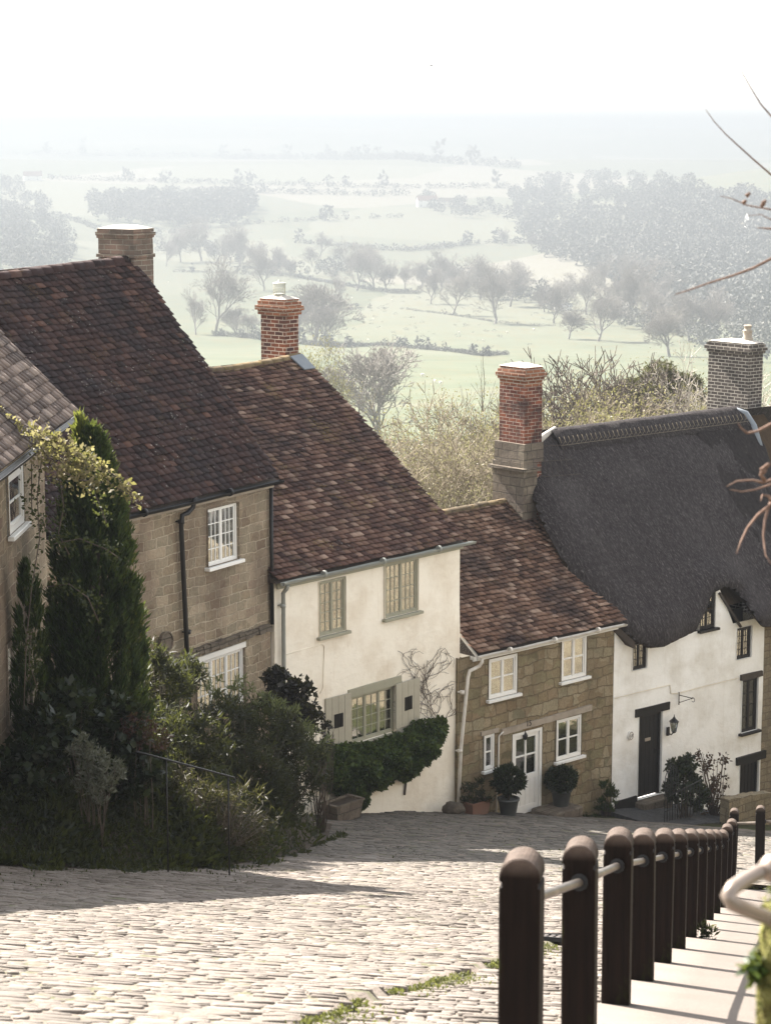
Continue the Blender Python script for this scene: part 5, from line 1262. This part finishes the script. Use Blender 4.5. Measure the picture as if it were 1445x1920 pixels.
def rail(a, b, label, r=.021, sg=0):
    o = empty('fence_rail', (a + b) / 2, 0, label, 'rail', 'rails between the wooden posts'); c = o.location; m = MB(); n = 6
    m.tube([a - c + (b - a) * i / n - Vector((0, 0, sg * math.sin(PI * i / n))) for i in range(n + 1)], r, 10); m.build('bar', M['steel'], o); dd = (b - a).normalized()
    for e, s in ((a, 1), (b, -1)): MB().tube([e - c + dd * s * .075, e - c + dd * s * .105], r + .022, 12).build('collar', M['iron'], o)
for k in range(12):
    up = Vector((0, 0, .86)); rail(PP[k] + up, PP[k + 1] + up, ('metal rail between the %s and %s wooden posts' % (ordn[k], ordn[k + 1])))
rail(QA + Vector((0, 0, .80)), QB + Vector((0, 0, .78)), 'metal rail joining the two posts beyond the row'); rail(QB + Vector((0, 0, .80)), QC + Vector((0, 0, .80)), 'pale rail running from the last post to the right edge')
# post foot weeds
q = PP[6]; P = ell((q.x + .16, q.y - .1, q.z + .09), (.10, .08, .09), 90, 0); tag(leaves('weed_tuft', P, .07, M['willowleaf'], None, asp=.4, bias=(0, 0, .6)), 'small weed tuft at the foot of a post', 'weed')
# drain grate in the street
c = hit(1042, 1760); o = empty('drain_grate', (c.x, c.y, street_z(c.x, c.y) + .02), RZ, 'square iron drain grate set in the setts between the first two posts', 'drain grate'); o.rotation_euler = (-.29, 0, RZ)
m = MB(); m.box(-.22, .22, -.21, -.17, -.03, .012); m.box(-.22, .22, .17, .21, -.03, .012); m.box(-.22, -.18, -.17, .17, -.03, .012); m.box(.18, .22, -.17, .17, -.03, .012); m.build('frame', M['iron'], o)
m = MB()
for i in range(6): m.box(-.18 + i * .062, -.145 + i * .062, -.17, .17, -.02, .009)
m.box(-.18, .18, -.012, .012, -.02, .010); m.build('bars', M['steel'], o); MB().box(-.18, .18, -.17, .17, -.035, -.03).build('drain_hole', M['room'], o)
# weeds in the open joint
def weeds():
    P = []; S = []
    while len(P) < 6000:
        y = random.uniform(8.5, 19.5); x = kerb_x(y) + random.gauss(.02, .02) + (.12 * abs(random.gauss(0, 1)) if random.random() < .35 else 0)
        k = mnoise.noise(Vector((x * 1.2, y * 1.1, 8))) + .25 * mnoise.noise(Vector((x * 5, y * 5, 8)))
        if k < -.02: continue
        P.append((x, y, street_z(x, y) - .05 + random.uniform(0, .03 + .02 * k))); S.append(random.uniform(.012, .035))
    tag(leaves('joint_weeds', P, np.array(S), M['weed'], None, asp=.45, bias=(0, 0, .5)), 'bright green weeds in the open joint of the street', 'weeds', kind='stuff')
    P = []; S = []
    for _ in range(14000):
        x = random.uniform(-4.5, 6); y = random.uniform(18, 41); k = mnoise.noise(Vector((x * .6, y * .35, 18)))
        lim = bed_front(x) - .2 if x < 0 else 36
        if k < .12 or y < lim - 5: continue
        P.append((x, y, street_z(x, y) - .015)); S.append(random.uniform(.015, .05))
    for _ in range(6500):
        x = random.uniform(-5, -.7); y0 = bed_front(x); y = y0 - abs(random.gauss(0, .55)) + .15
        if mnoise.noise(Vector((x * 2.2, y * 1.5, 30))) < -.05: continue
        P.append((x, y, street_z(x, y) - .01)); S.append(random.uniform(.03, .10))
    tag(leaves('street_moss', P, np.array(S), M['grass'], None, asp=.5, bias=(0, 0, .4)), 'low moss and grass in the shaded street joints', 'moss', kind='stuff')
weeds()

# ------------------------------------------------------------------ right foreground: mossy post, handrail loop, overhanging tree
def fgp(u, v, Z): return pt(u, v, Z)
Zf = 4.6
c = fgp(1470, 1700, Zf); gz = H(c.x, c.y) + .03; root = tag(MB().tube([(0, 0, gz - c.z - .1), (.005, 0, -.5), (-.004, .0, -.15), (.0, 0, .0)], [.055, .05, .05, .046], 14).build('mossy_post', M['moss'], None, c), 'moss covered post at the lower right edge carrying the handrail', 'post')
P = np.concatenate([ell((0, 0, z), (.055, .055, .05), 130, .9) for z in np.arange(-1.2, .02, .07)]); leaves('moss_tufts', P, .016, M['weed'], root, asp=.7)
P = ell((-.045, -.01, -.13), (.03, .03, .035), 160, 0); leaves('dark_fern', P, .03, M['ivy'], root, asp=.6)
hr = empty('loop_handrail', c, 0, 'blurred metal handrail with a looped end and round knob at the right edge', 'handrail')
def rel(u, v, Z): return fgp(u, v, Z) - c
pts = [rel(1435, 1630, 4.5), rel(1420, 1636, 4.48), rel(1395, 1650, 4.44), rel(1374, 1664, 4.4), rel(1364, 1680, 4.38), rel(1372, 1694, 4.38), rel(1395, 1704, 4.42), rel(1425, 1716, 4.5), rel(1470, 1735, 4.6)]
MB().tube(pts, .0155, 14).build('looped_end', M['brass'], hr)
k = rel(1448, 1628, 4.5); MB().lathe(k, [(.001, -.03), (.016, -.025), (.027, -.012), (.03, 0), (.027, .012), (.016, .025), (.001, .03)], 20).build('knob', M['brass'], hr)
MB().tube([rel(1448, 1628, 4.5), rel(1560, 1600, 6.0), rel(1560, 1580, 14)], .0155, 10).build('rail', M['brass'], hr)
tb = Vector((2.35, 7.6, H(2.35, 7.6))); tr_ = empty('overhanging_tree', tb, 0, 'leafless tree beyond the right edge whose blurred reddish twigs reach into the picture', 'tree')
m = MB().tube([(0, 0, -.3), (.05, .1, 1.2), (.2, .1, 2.6), (.55, .3, 4.2), (.9, .3, 6.0), (1.4, .4, 7.5)], [.13, .11, .10, .075, .05, .02], 12)
for a_, z_ in ((.3, 2.4), (1.2, 3.0), (-.6, 3.6), (.8, 4.6)): m.tube([(.15 + z_ * .08, .15, z_), (.9 + z_ * .1, .15 + a_, z_ + .7), (2.0, .3 + a_ * 2, z_ + 1.6)], [.06, .04, .012], 8)
m.build('trunk', M['branch'], tr_)
m = MB()
def twigp(uvs, Z, r, buds=()):
    pts = [pt(u, v, Z + .04 * i) - tb for i, (u, v) in enumerate(uvs)]; m.tube(pts, [r * .78 * (1 - .75 * (1 - i / (len(pts) - 1))) for i in range(len(pts))], 6)
    for b_ in buds: q = pt(b_[0], b_[1], Z) - tb; m.tube([q - Vector((.008, 0, .004)), q + Vector((.006, 0, .008))], [.009, .006], 6)
Zt = 8.0
twigp([(1265, 552), (1290, 544), (1330, 530), (1375, 516), (1410, 503), (1445, 485), (1560, 450), (1840, 470)], Zt, .010)
twigp([(1322, 205), (1338, 228), (1360, 252), (1385, 275), (1415, 302), (1445, 328), (1560, 400), (1900, 520)], Zt + .8, .007)
twigp([(1383, 110), (1390, 135), (1405, 162), (1425, 195), (1445, 218), (1560, 300), (1900, 480)], Zt + .8, .006)
twigp([(1350, 368), (1370, 372), (1400, 385), (1445, 393), (1560, 420)], Zt, .005, [(1402, 366), (1430, 385), (1432, 380), (1395, 380)])
twigp([(1418, 427), (1430, 428), (1445, 429), (1560, 430)], Zt, .007); twigp([(1400, 405), (1425, 402), (1445, 412), (1540, 430)], Zt, .004)
twigp([(1383, 793), (1388, 802), (1400, 812), (1420, 808), (1445, 795), (1560, 740), (1900, 650)], Zt - .6, .009)
twigp([(1362, 912), (1380, 902), (1410, 900), (1430, 905), (1445, 900), (1560, 860)], Zt - .6, .008, [(1432, 885)])
twigp([(1368, 918), (1390, 922), (1415, 918), (1445, 908), (1560, 870)], Zt - .5, .006)
twigp([(1380, 1038), (1388, 1015), (1400, 990), (1420, 965), (1445, 945), (1560, 880)], Zt - .6, .009)
twigp([(1445, 1058), (1434, 1040), (1430, 1005), (1433, 975), (1440, 950), (1450, 930), (1560, 870)], Zt - .6, .009)
twigp([(1445, 870), (1430, 876), (1425, 890), (1432, 900)], Zt - .6, .010, [(1430, 880), (1438, 874)]); twigp([(1425, 940), (1428, 928), (1440, 930), (1445, 940)], Zt - .6, .007)
twigp([(1560, 860), (1600, 850), (1900, 800)], Zt - .6, .02)
m.build('twigs', M['branch'], tr_)
# ------------------------------------------------------------------ the vale beyond
def far_ground(u, v): return hit(u, v, 55)
# tree prototypes (leafless spring trees)
protos = []
for i, (h_, sp, fk, dp, kw) in enumerate([(12, 1.0, 3.1, 7, {'ang': .55, 'base_len': .17}), (11, 1.0, 3.1, 7, {'ang': .62, 'base_len': .16}), (13, .9, 3.0, 7, {'ang': .45, 'base_len': .18}), (9, 1.1, 3.1, 7, {'ang': .7, 'base_len': .15}), (8, 1.0, 2.7, 6, {'multi': 5, 'ang': .42, 'base_len': .18})]):
    protos.append(bare_tree(h_, sp, 20 + i, None, dp, fk, min_r=.016, **kw))
HS = [12, 11, 13, 9, 8]
first = {}
spots = [(405, 622, 125, 0, 'large spreading leafless tree alone between the two left chimneys'), (368, 628, 85, 2, 'thin leafless tree just left of the large spreading one'), (495, 545, 75, 1, 'leafless field tree above the red brick chimney'),
    (340, 492, 62, 3, 'leafless tree just right of the left chimney'), (378, 490, 75, 0, 0), (405, 492, 60, 2, 0), (450, 500, 70, 1, 0), (480, 508, 55, 3, 0), (312, 500, 55, 2, 0), (430, 498, 50, 0, 0), (520, 512, 45, 1, 0),
    (630, 570, 62, 2, 'slim leafless tree in the field left of the twin trees'), (668, 545, 80, 0, 'broad leafless tree in the field above the cream roof'), (700, 540, 75, 1, 0), (725, 548, 60, 3, 0), (650, 500, 50, 2, 0),
    (808, 570, 62, 1, 'lone leafless tree left of the row in the upper pasture'), (848, 590, 95, 2, 'tall slender leafless tree leaning in the pasture'), (826, 545, 70, 0, 0), (870, 555, 65, 2, 0), (900, 560, 75, 1, 0),
    (928, 607, 100, 0, 'dense leafless tree at the centre of the pasture'), (955, 575, 75, 3, 0), (975, 560, 65, 1, 0), (1038, 606, 72, 1, 'forked leafless tree in front of the grey barn'), (1020, 585, 60, 2, 0), (1065, 636, 62, 3, 'small leafless tree at the foot of the pasture'), (1060, 580, 60, 0, 0),
    (1120, 640, 90, 0, 'leafless tree left of the crooked one'), (1150, 600, 95, 2, 0), (1180, 610, 105, 1, 0), (1215, 620, 80, 0, 0), (1255, 668, 95, 3, 'crooked leafless tree right of the pasture'), (1290, 640, 85, 1, 0), (1100, 590, 80, 0, 0), (1135, 560, 85, 2, 0), (1330, 640, 90, 0, 0), (1230, 560, 70, 1, 0), (1180, 545, 70, 3, 0), (1280, 580, 75, 2, 0),
    (590, 642, 105, 4, 'multi stemmed leafless thicket tree right of the red brick chimney'), (562, 638, 75, 4, 0), (610, 645, 70, 4, 0), (445, 625, 45, 4, 0), (465, 632, 40, 4, 0), (600, 480, 40, 0, 0), (545, 520, 38, 3, 0), (760, 545, 50, 0, 0), (790, 540, 45, 1, 0),
    (715, 825, 165, 4, 'large many stemmed leafless tree beside the middle roof verge'), (585, 500, 34, 1, 0), (1000, 470, 30, 0, 0), (940, 460, 30, 3, 0)]
ORD = ['first', 'second', 'third', 'fourth', 'fifth', 'sixth', 'seventh', 'eighth', 'ninth', 'tenth', 'eleventh', 'twelfth', 'thirteenth', 'fourteenth', 'fifteenth']
def zone_labels(L, zones, fmt, grp):
    out = {}
    for lo, hi, zn in zones:
        m_ = sorted([e for e in L if lo <= e[0] < hi and not e[-1]], key=lambda e: e[0])
        for i, e in enumerate(m_): out[e[:2]] = (fmt % (ORD[i], zn), grp % zn)
    return out
ZL = zone_labels(spots, [(0, 535, 'in the row right of the left chimney'), (535, 800, 'in the mid vale above the cream house roof'), (800, 1090, 'at the pasture edge right of centre'), (1090, 1999, 'in the valley bottom beside the wooded hill')], 'hazy leafless tree, %s from the left %s', 'leafless trees %s')
for u, v, px, k, lab in spots:
    q = far_ground(u, v); Zc = q.y * CP - q.z * SP; hh = px * 1.18 / F * Zc; s = hh / HS[k]
    group = None if lab else ZL[(u, v)][1]
    lab = lab or ZL[(u, v)][0]
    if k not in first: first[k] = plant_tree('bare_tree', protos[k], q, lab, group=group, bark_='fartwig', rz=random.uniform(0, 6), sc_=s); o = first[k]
    else:
        o = copy_tree(first[k]); o.location = q; o.rotation_euler = (0, 0, random.uniform(0, 6)); o.scale = (s * random.uniform(.95, 1.3), s * 1.1, s); o['label'] = lab
        if group: o['group'] = group
        elif 'group' in o: del o['group']
# bushy trees right behind the roofs
def near_tree(u, vtop, Z, label, k, leaf_, bark_='twig', lper=5, lsize=.09, ls=.22, cat='tree', sx=1.0, name='spring_tree', seed=None, kw={}):
    p = pt(u, vtop, Z); g = H(p.x, p.y); hh = p.z - g; a = bare_tree(hh, 1.0, seed or 100 + int(u), hh * .012, 7, 2.7, min_r=.009 if Z < 98 else .015, **kw)
    o = plant_tree(name, a, (p.x, p.y, g), label, cat, bark_, leaf_, lsize, lper, ls, rz=random.uniform(0, 6)); o.scale = (sx, sx, 1); return o
K4 = {'multi': 4, 'ang': .45, 'base_len': .17}; K1 = {'ang': .5}
near_tree(655, 700, 150, 'pinkish brown budding tree against the middle roof verge', 4, 'palebud', lper=3, lsize=.14, ls=.3, sx=.8, kw=K1)
near_tree(612, 630, 260, 'small pale green tree right of the red brick chimney', 4, 'yellowbud', lper=4, lsize=.3, ls=.5, sx=.6, kw=K1)
near_tree(790, 790, 82, 'pale budding tree low behind the cream house roof', 4, 'palebud', 'twigpale', 3, 0.09, .2, kw=K4)
near_tree(840, 750, 90, 'twiggy pale tree between the cream house and the orange brick chimney', 4, 'palebud', 'twigpale', 4, 0.09, .22, kw=K4)
near_tree(895, 720, 96, 'pale yellow budding tree just left of the orange brick chimney', 4, 'yellowbud', 'twigpale', 3, 0.09, .25, kw=K4)
near_tree(850, 840, 74, 'slender young tree with pale buds above the small cottage ridge', 2, 'palebud', 'twigpale', 3, 0.08, .18, sx=.8, kw=K1)
near_tree(915, 800, 78, 'young tree with pale buds close to the chimney base', 2, 'palebud', 'twigpale', 3, 0.08, .2, sx=.9, kw=K4)
near_tree(945, 655, 120, 'thin drooping birch above the orange brick chimney', 2, 'yellowbud', 'twig', 3, .07, .2, sx=.7, kw={'ang': .4, 'droop': .25})
near_tree(750, 860, 80, 'yellow green bush top beside the roof verge', 2, 'yellowbud', 'twigpale', 4, 0.11, .22, sx=1.0, kw=K4)
near_tree(1050, 715, 90, 'yellow leaved tree right of the orange brick chimney', 2, 'yellowbud', 'twigpale', 5, 0.12, .3, sx=.8, kw=K4)
near_tree(1110, 640, 104, 'grey leafless tree rising behind the thatch ridge', 2, None, 'twig', sx=1.1, kw=K4)
near_tree(1160, 665, 100, 'leafless brown tree behind the middle of the thatch ridge', 2, 'palebud', 'twig', 2, .07, .2, sx=.9, kw=K4)
near_tree(1310, 640, 100, 'pale stemmed birch with orange buds left of the sooty chimney', 2, 'palebud', 'birch', 4, .08, .22, sx=.7, kw={'ang': .4, 'droop': .2, 'multi': 3, 'base_len': .2})
near_tree(1215, 740, 88, 'yellow spring bush directly above the thatch ridge', 2, 'yellowbud', 'twigpale', 6, 0.11, .25, sx=.9, kw=K4)
near_tree(1270, 720, 92, 'golden bush beside the dark olive one', 2, 'yellowbud', 'twigpale', 4, 0.11, .25, sx=.9, kw=K4)
near_tree(1425, 680, 90, 'leafless tree behind the sooty chimney at the right edge', 2, 'palebud', 'twig', 3, .07, .25, sx=.9, kw=K4)
def blob_tree(name, label, cat, blobs, mat, size, per, cr, asp=.5):
    return bush(name, label, cat, blobs, M[mat], size, per, cr, asp, (0, 0, .4), 6, part='crown', sr=.08)
blob_tree('olive_bush', 'large dark olive brown evergreen dome behind the thatch ridge', 'bush', [(1170, 770, 104, 44, 120), (1225, 775, 104, 50, 150), (1235, 735, 105, 50, 170), (1190, 750, 105, 40, 120), (1280, 740, 106, 40, 110), (1240, 710, 106, 30, 60)], 'duskybush', .20, 60, .35, .3)
# woods and hedges as clumps of leafy crowns
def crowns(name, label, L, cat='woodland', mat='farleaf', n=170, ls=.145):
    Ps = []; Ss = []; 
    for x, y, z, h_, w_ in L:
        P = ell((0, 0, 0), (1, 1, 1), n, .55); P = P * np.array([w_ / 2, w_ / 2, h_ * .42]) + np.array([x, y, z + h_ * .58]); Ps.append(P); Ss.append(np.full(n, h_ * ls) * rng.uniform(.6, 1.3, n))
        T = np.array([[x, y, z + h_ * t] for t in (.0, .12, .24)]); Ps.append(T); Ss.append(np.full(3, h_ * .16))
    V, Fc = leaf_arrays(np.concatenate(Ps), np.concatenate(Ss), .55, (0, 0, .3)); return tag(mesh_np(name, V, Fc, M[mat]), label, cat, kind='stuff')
def inpoly(u, v, P):
    c = False
    for (a, b), (d, e) in zip(P, P[1:] + P[:1]):
        if (b > v) != (e > v) and u < (d - a) * (v - b) / (e - b) + a: c = not c
    return c
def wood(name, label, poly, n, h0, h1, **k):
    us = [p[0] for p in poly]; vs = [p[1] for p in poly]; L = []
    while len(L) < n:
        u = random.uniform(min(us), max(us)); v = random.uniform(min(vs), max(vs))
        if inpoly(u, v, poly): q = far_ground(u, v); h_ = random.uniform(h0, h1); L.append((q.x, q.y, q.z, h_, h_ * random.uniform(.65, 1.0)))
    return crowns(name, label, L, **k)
wood('hill_wood', 'hazy bare woodland covering the hill on the right', [(960, 375), (1000, 345), (1060, 335), (1150, 330), (1300, 360), (1520, 400), (1520, 640), (1330, 600), (1200, 560), (1120, 520), (1010, 480), (950, 420)], 900, 11, 19)
wood('lower_wood', 'hazy trees along the valley bottom on the right', [(1080, 590), (1200, 560), (1520, 600), (1520, 700), (1380, 680), (1260, 640), (1120, 610)], 110, 7, 12)
wood('left_wood', 'hazy woodland on the left slope above the plum roof', [(-60, 350), (40, 345), (90, 400), (130, 450), (140, 490), (100, 520), (-60, 520)], 150, 11, 19)
wood('poplar_wood', 'hazy grey blue copse in the middle of the vale', [(170, 385), (300, 375), (460, 375), (475, 400), (440, 425), (300, 430), (180, 415)], 190, 15, 24)
wood('farm_trees', 'hazy garden trees around the far farmhouse', [(760, 380), (800, 372), (935, 385), (940, 412), (880, 412), (780, 395)], 34, 9, 15)
wood('mid_wood', 'hazy tree belt beyond the pasture', [(300, 455), (420, 470), (560, 505), (700, 500), (690, 525), (540, 520), (400, 490), (290, 475)], 70, 6, 11)
wood('mid_wood', 'hazy tree belt at the upper edge of the pasture right of centre', [(790, 515), (860, 520), (980, 545), (1060, 575), (1080, 600), (960, 575), (860, 545), (780, 535)], 60, 7, 12)
def hedge(label, uv, h0, w_, step, gap=0.0, name='hedgerow', n=34):
    Q = [far_ground(u, v) for u, v in uv]; L = []
    for a, b in zip(Q[:-1], Q[1:]):
        k = max(1, int((b - a).length / (step * .5)))
        for i in range(k):
            if random.random() < gap: continue
            p = a.lerp(b, i / k) + Vector((random.gauss(0, w_ * .25), random.gauss(0, w_ * .25), 0)); hh = h0 * random.uniform(.6, 1.35) * (2.6 if random.random() < .05 else 1); L.append((p.x, p.y, H(p.x, p.y) - hh * .15, hh, w_ * random.uniform(.8, 1.5)))
    o = crowns(name, label, L, 'hedge', n=n, ls=.3); del o['kind']; return o
hedge('long straight hazy tree line along the top of the pale upland field', [(30, 291), (200, 293), (400, 296), (600, 299), (800, 304), (980, 316)], 12, 14, 16, .1)
hedge('straight hazy hedge crossing below the pale upland field', [(90, 336), (300, 342), (500, 348), (760, 354), (960, 352)], 7, 9, 10)
hedge('short hazy hedge left of the far farmhouse', [(470, 362), (560, 364), (700, 368), (765, 366)], 8, 10, 10)
hedge('curved hedge bounding the cream field in the middle distance', [(700, 468), (760, 472), (830, 466), (880, 458), (940, 455), (1000, 457)], 5, 6, 5)
hedge('hedge running down to the wooded hill', [(1000, 457), (1040, 466), (1080, 480), (1120, 488)], 4, 5, 4)
hedge('faint hedge under the left copse', [(110, 405), (180, 430), (300, 440), (470, 420), (640, 412), (760, 408)], 5, 6, 8, .25)
hedge('broken scrub line across the green pasture', [(640, 652), (720, 648), (790, 655), (850, 660), (905, 668), (950, 665)], 1.5, 2.2, 1.0, .15)
hedge('scrub line below the left pasture trees', [(330, 510), (420, 512), (560, 520), (700, 545), (790, 552)], 2.2, 3, 2.0, .2)
hedge('low scrub along the pasture edge above the cream roof', [(400, 628), (470, 635), (560, 645), (640, 652)], 2.0, 2.4, 1.2, .1)
hedge('rough gorse line across the upper pasture', [(560, 590), (680, 578), (760, 580), (840, 590), (930, 605), (1040, 612)], 1.1, 2, 1.6, .45)
hedge('faint hedge on the pale slope left of centre', [(560, 455), (640, 462), (700, 468)], 4, 5, 5)
# scattered gorse on the pasture
L = []
for _ in range(170):
    u = random.gauss(780, 160); v = random.gauss(585, 35)
    if 430 < u < 1060 and 520 < v < 690: q = far_ground(u, v); s = random.uniform(.5, 1.5); L.append((q.x, q.y, q.z - .2, s, s * 2.2))
crowns('gorse_scrub', 'scattered low gorse clumps on the pasture', L, 'scrub', n=24, ls=.35)
# farm buildings
def farmhouse(name, label, u, v, L_, W_, hw, hr, rz, wm, rm, cat='farmhouse', wins=3):
    q = far_ground(u, v); root = empty(name, q, rz, label, cat); m = MB().box(-L_ / 2, L_ / 2, -W_ / 2, W_ / 2, -1, hw)
    for s in (-1, 1): m.face([(s * L_ / 2, -W_ / 2, hw), (s * L_ / 2, W_ / 2, hw), (s * L_ / 2, 0, hr)])
    m.build('wall', wm, root); o = .4; m = MB(); m.add([(-L_ / 2 - o, -W_ / 2 - o, hw - .3), (L_ / 2 + o, -W_ / 2 - o, hw - .3), (L_ / 2 + o, 0, hr + .1), (-L_ / 2 - o, 0, hr + .1), (-L_ / 2 - o, W_ / 2 + o, hw - .3), (L_ / 2 + o, W_ / 2 + o, hw - .3)], [(0, 1, 2, 3), (3, 2, 5, 4)]); r_ = m.build('roof', rm, root)
    if wins:
        MB().box(L_ / 2 - 1.4, L_ / 2 - .3, -.5, .5, hr - .6, hr + 1.6).box(L_ / 2 - 1.5, L_ / 2 - .2, -.6, .6, hr + 1.3, hr + 1.45).build('chimney', M['brick_red'], r_)
        for i in range(wins):
            for z in (.9, hw - 1.6): x = -L_ / 2 + L_ * (i + .5) / wins; MB().box(x - .5, x + .5, -W_ / 2 - .06, -W_ / 2 + .02, z, z + 1.1).build('window', M['room'], root)
    return root
farmhouse('farmhouse', 'pale farmhouse with a reddish roof among the far garden trees', 800, 388, 22, 12, 7.5, 12.5, .15, M['white'], M['terracotta'])
farmhouse('farm_outbuilding', 'long low outbuilding right of the far farmhouse', 845, 386, 34, 10, 5, 9, .1, M['cream'], M['stone_old'], 'outbuilding', 0)
farmhouse('hillside_house', 'white house on the wooded hill near the right edge', 1408, 425, 9, 8, 8, 12, .3, M['white'], M['stone_old'], 'house', 2)
farmhouse('grey_barn', 'low grey roofed barn behind the pasture trees on the right', 1236, 582, 13, 9, 2.4, 4.2, -.15, M['stone_old'], M['lead'], 'barn', 0)
farmhouse('field_shed', 'small pale shed among the trees left of the grey barn', 1055, 582, 9, 5, 2.4, 3.8, .1, M['white'], M['lead'], 'shed', 0)
farmhouse('red_roof_cottage', 'reddish roofed cottage at the far left of the vale', 62, 338, 24, 14, 6, 12, .2, M['white'], M['terracotta'], 'cottage', 2)
# sheep
def sheep(q, label, rz, s=1.0):
    root = empty('sheep', q, rz, label, 'sheep', 'white sheep grazing in the pasture'); m = MB()
    V = []; n = 10; prof = [(-.48, .02, .62), (-.44, .17, .64), (-.25, .25, .66), (.05, .27, .66), (.30, .24, .68), (.42, .15, .74), (.52, .09, .72)]
    vs = []; fs = []
    for x, r, z in prof:
        for k in range(n): g = 2 * PI * k / n; vs.append((x, r * .85 * math.cos(g), z + r * math.sin(g)))
    for i in range(len(prof) - 1):
        for k in range(n): j = (k + 1) % n; fs.append((i * n + k, (i + 1) * n + k, (i + 1) * n + j, i * n + j))
    m.add(vs, fs, True)
    m.tube([(.48, 0, .74), (.60, 0, .60), (.72, 0, .36)], [.09, .08, .045], 8)
    for sx, sy in ((-.3, -.11), (-.3, .11), (.28, -.11), (.28, .11)): m.tube([(sx, sy, .5), (sx + .02, sy, .26), (sx, sy, 0)], [.055, .035, .03], 6)
    for sy in (-1, 1): m.tube([(.60, .05 * sy, .62), (.58, .15 * sy, .62)], [.03, .015], 5)
    m.build('body', M['wool'], root); root.scale = (s, s, s); return root
SH = [(792, 707, 0), (815, 719, 'sheep beside the dark one in the nearest pasture'), (826, 722, 0), (770, 683, 0), (712, 682, 0), (560, 528, 0), (355, 538, 0), (395, 575, 0), (425, 630, 0), (505, 560, 0), (540, 575, 0), (640, 600, 0), (660, 560, 0), (700, 600, 0), (735, 565, 0), (830, 560, 0), (880, 555, 0), (860, 625, 0), (950, 625, 0), (1000, 620, 0), (470, 620, 0), (316, 530, 0), (690, 640, 0), (905, 640, 0)]
SL = zone_labels(SH, [(0, 520, 'between the two left chimneys'), (520, 720, 'just right of the red brick chimney'), (720, 1999, 'in the open pasture right of centre')], 'small white sheep, %s from the left %s', 'white sheep %s')
s0 = None
for i, (u, v, lab) in enumerate(SH):
    q = far_ground(u, v); lab = lab or SL[(u, v)][0]
    if s0 is None: s0 = sheep(q, lab, random.uniform(0, 6), 1.1)
    else:
        o = copy_tree(s0); o.location = q; o.rotation_euler = (0, 0, random.uniform(0, 6)); o['label'] = lab
# distant bird
p = pt(808, 123, 260); m = MB(); m.tube([(-.25, 0, 0), (0, 0, .02), (.22, 0, 0)], [.02, .07, .02], 6); m.face([(-.1, 0, .03), (.12, 0, .03), (.02, .65, .28)]); m.face([(-.1, 0, .03), (.12, 0, .03), (.02, -.65, .28)]); o = m.build('bird', M['room'], None, p); o.rotation_euler = (0, 0, .6); tag(o, 'tiny distant bird alone in the white sky', 'bird')

# ------------------------------------------------------------------ haze over the vale
m = MB().box(-5200, 5200, -300, 12500, -170, 46); hzm = bpy.data.materials.new('haze air'); hzm.use_nodes = True; nt = hzm.node_tree; nt.nodes.remove(nt.nodes['Principled BSDF'])
pv = nt.nodes.new('ShaderNodeVolumePrincipled'); pv.inputs['Color'].default_value = (.232, .252, .278, 1); pv.inputs['Density'].default_value = 0.00052; pv.inputs['Anisotropy'].default_value = .2
nt.links.new(pv.outputs[0], nt.nodes['Material Output'].inputs['Volume']); o = m.build('haze', hzm); tag(o, 'pale spring haze filling the vale', 'haze', kind='stuff'); o.display_type = 'WIRE'

# trees across the street, out of frame to the right: they are what the window panes reflect
for i, (x, y, h_) in enumerate(((17, 44, 9), (20, 52, 11), (24, 38, 12))):
    o = copy_tree(first[0]); o.location = (x, y, H(x, y)); s_ = h_ / 12; o.scale = (s_,) * 3; o['label'] = ('leafless tree across the street, nearest the thatched cottage', 'leafless tree across the street, farthest down the hill', 'leafless tree across the street, tallest and farthest from the houses')[i]; o['group'] = 'leafless trees across the street'

# old precinct wall across the street, out of frame to the right; it throws warm light back on the house fronts
V = []; Fc = []; nW = 40
for i in range(nW + 1):
    y = 6 + 60 * i / nW; x = 5.2 + .215 * y; g = H(x, y); hw = 4.6 + .25 * mnoise.noise(Vector((y * .3, 0, 0)))
    for dx, z in ((0, g - .5), (0.05, g + hw), (.30, g + hw + .12), (.55, g + hw), (.6, g - .5)): V.append((x + dx, y, z))
for i in range(nW):
    for k in range(4): a = i * 5 + k; Fc.append((a, a + 1, a + 6, a + 5))
m = MB(); m.add(V, Fc); tag(m.build('precinct_wall', M['stone_grey']), 'high old stone wall across the street beyond the right edge', 'wall')
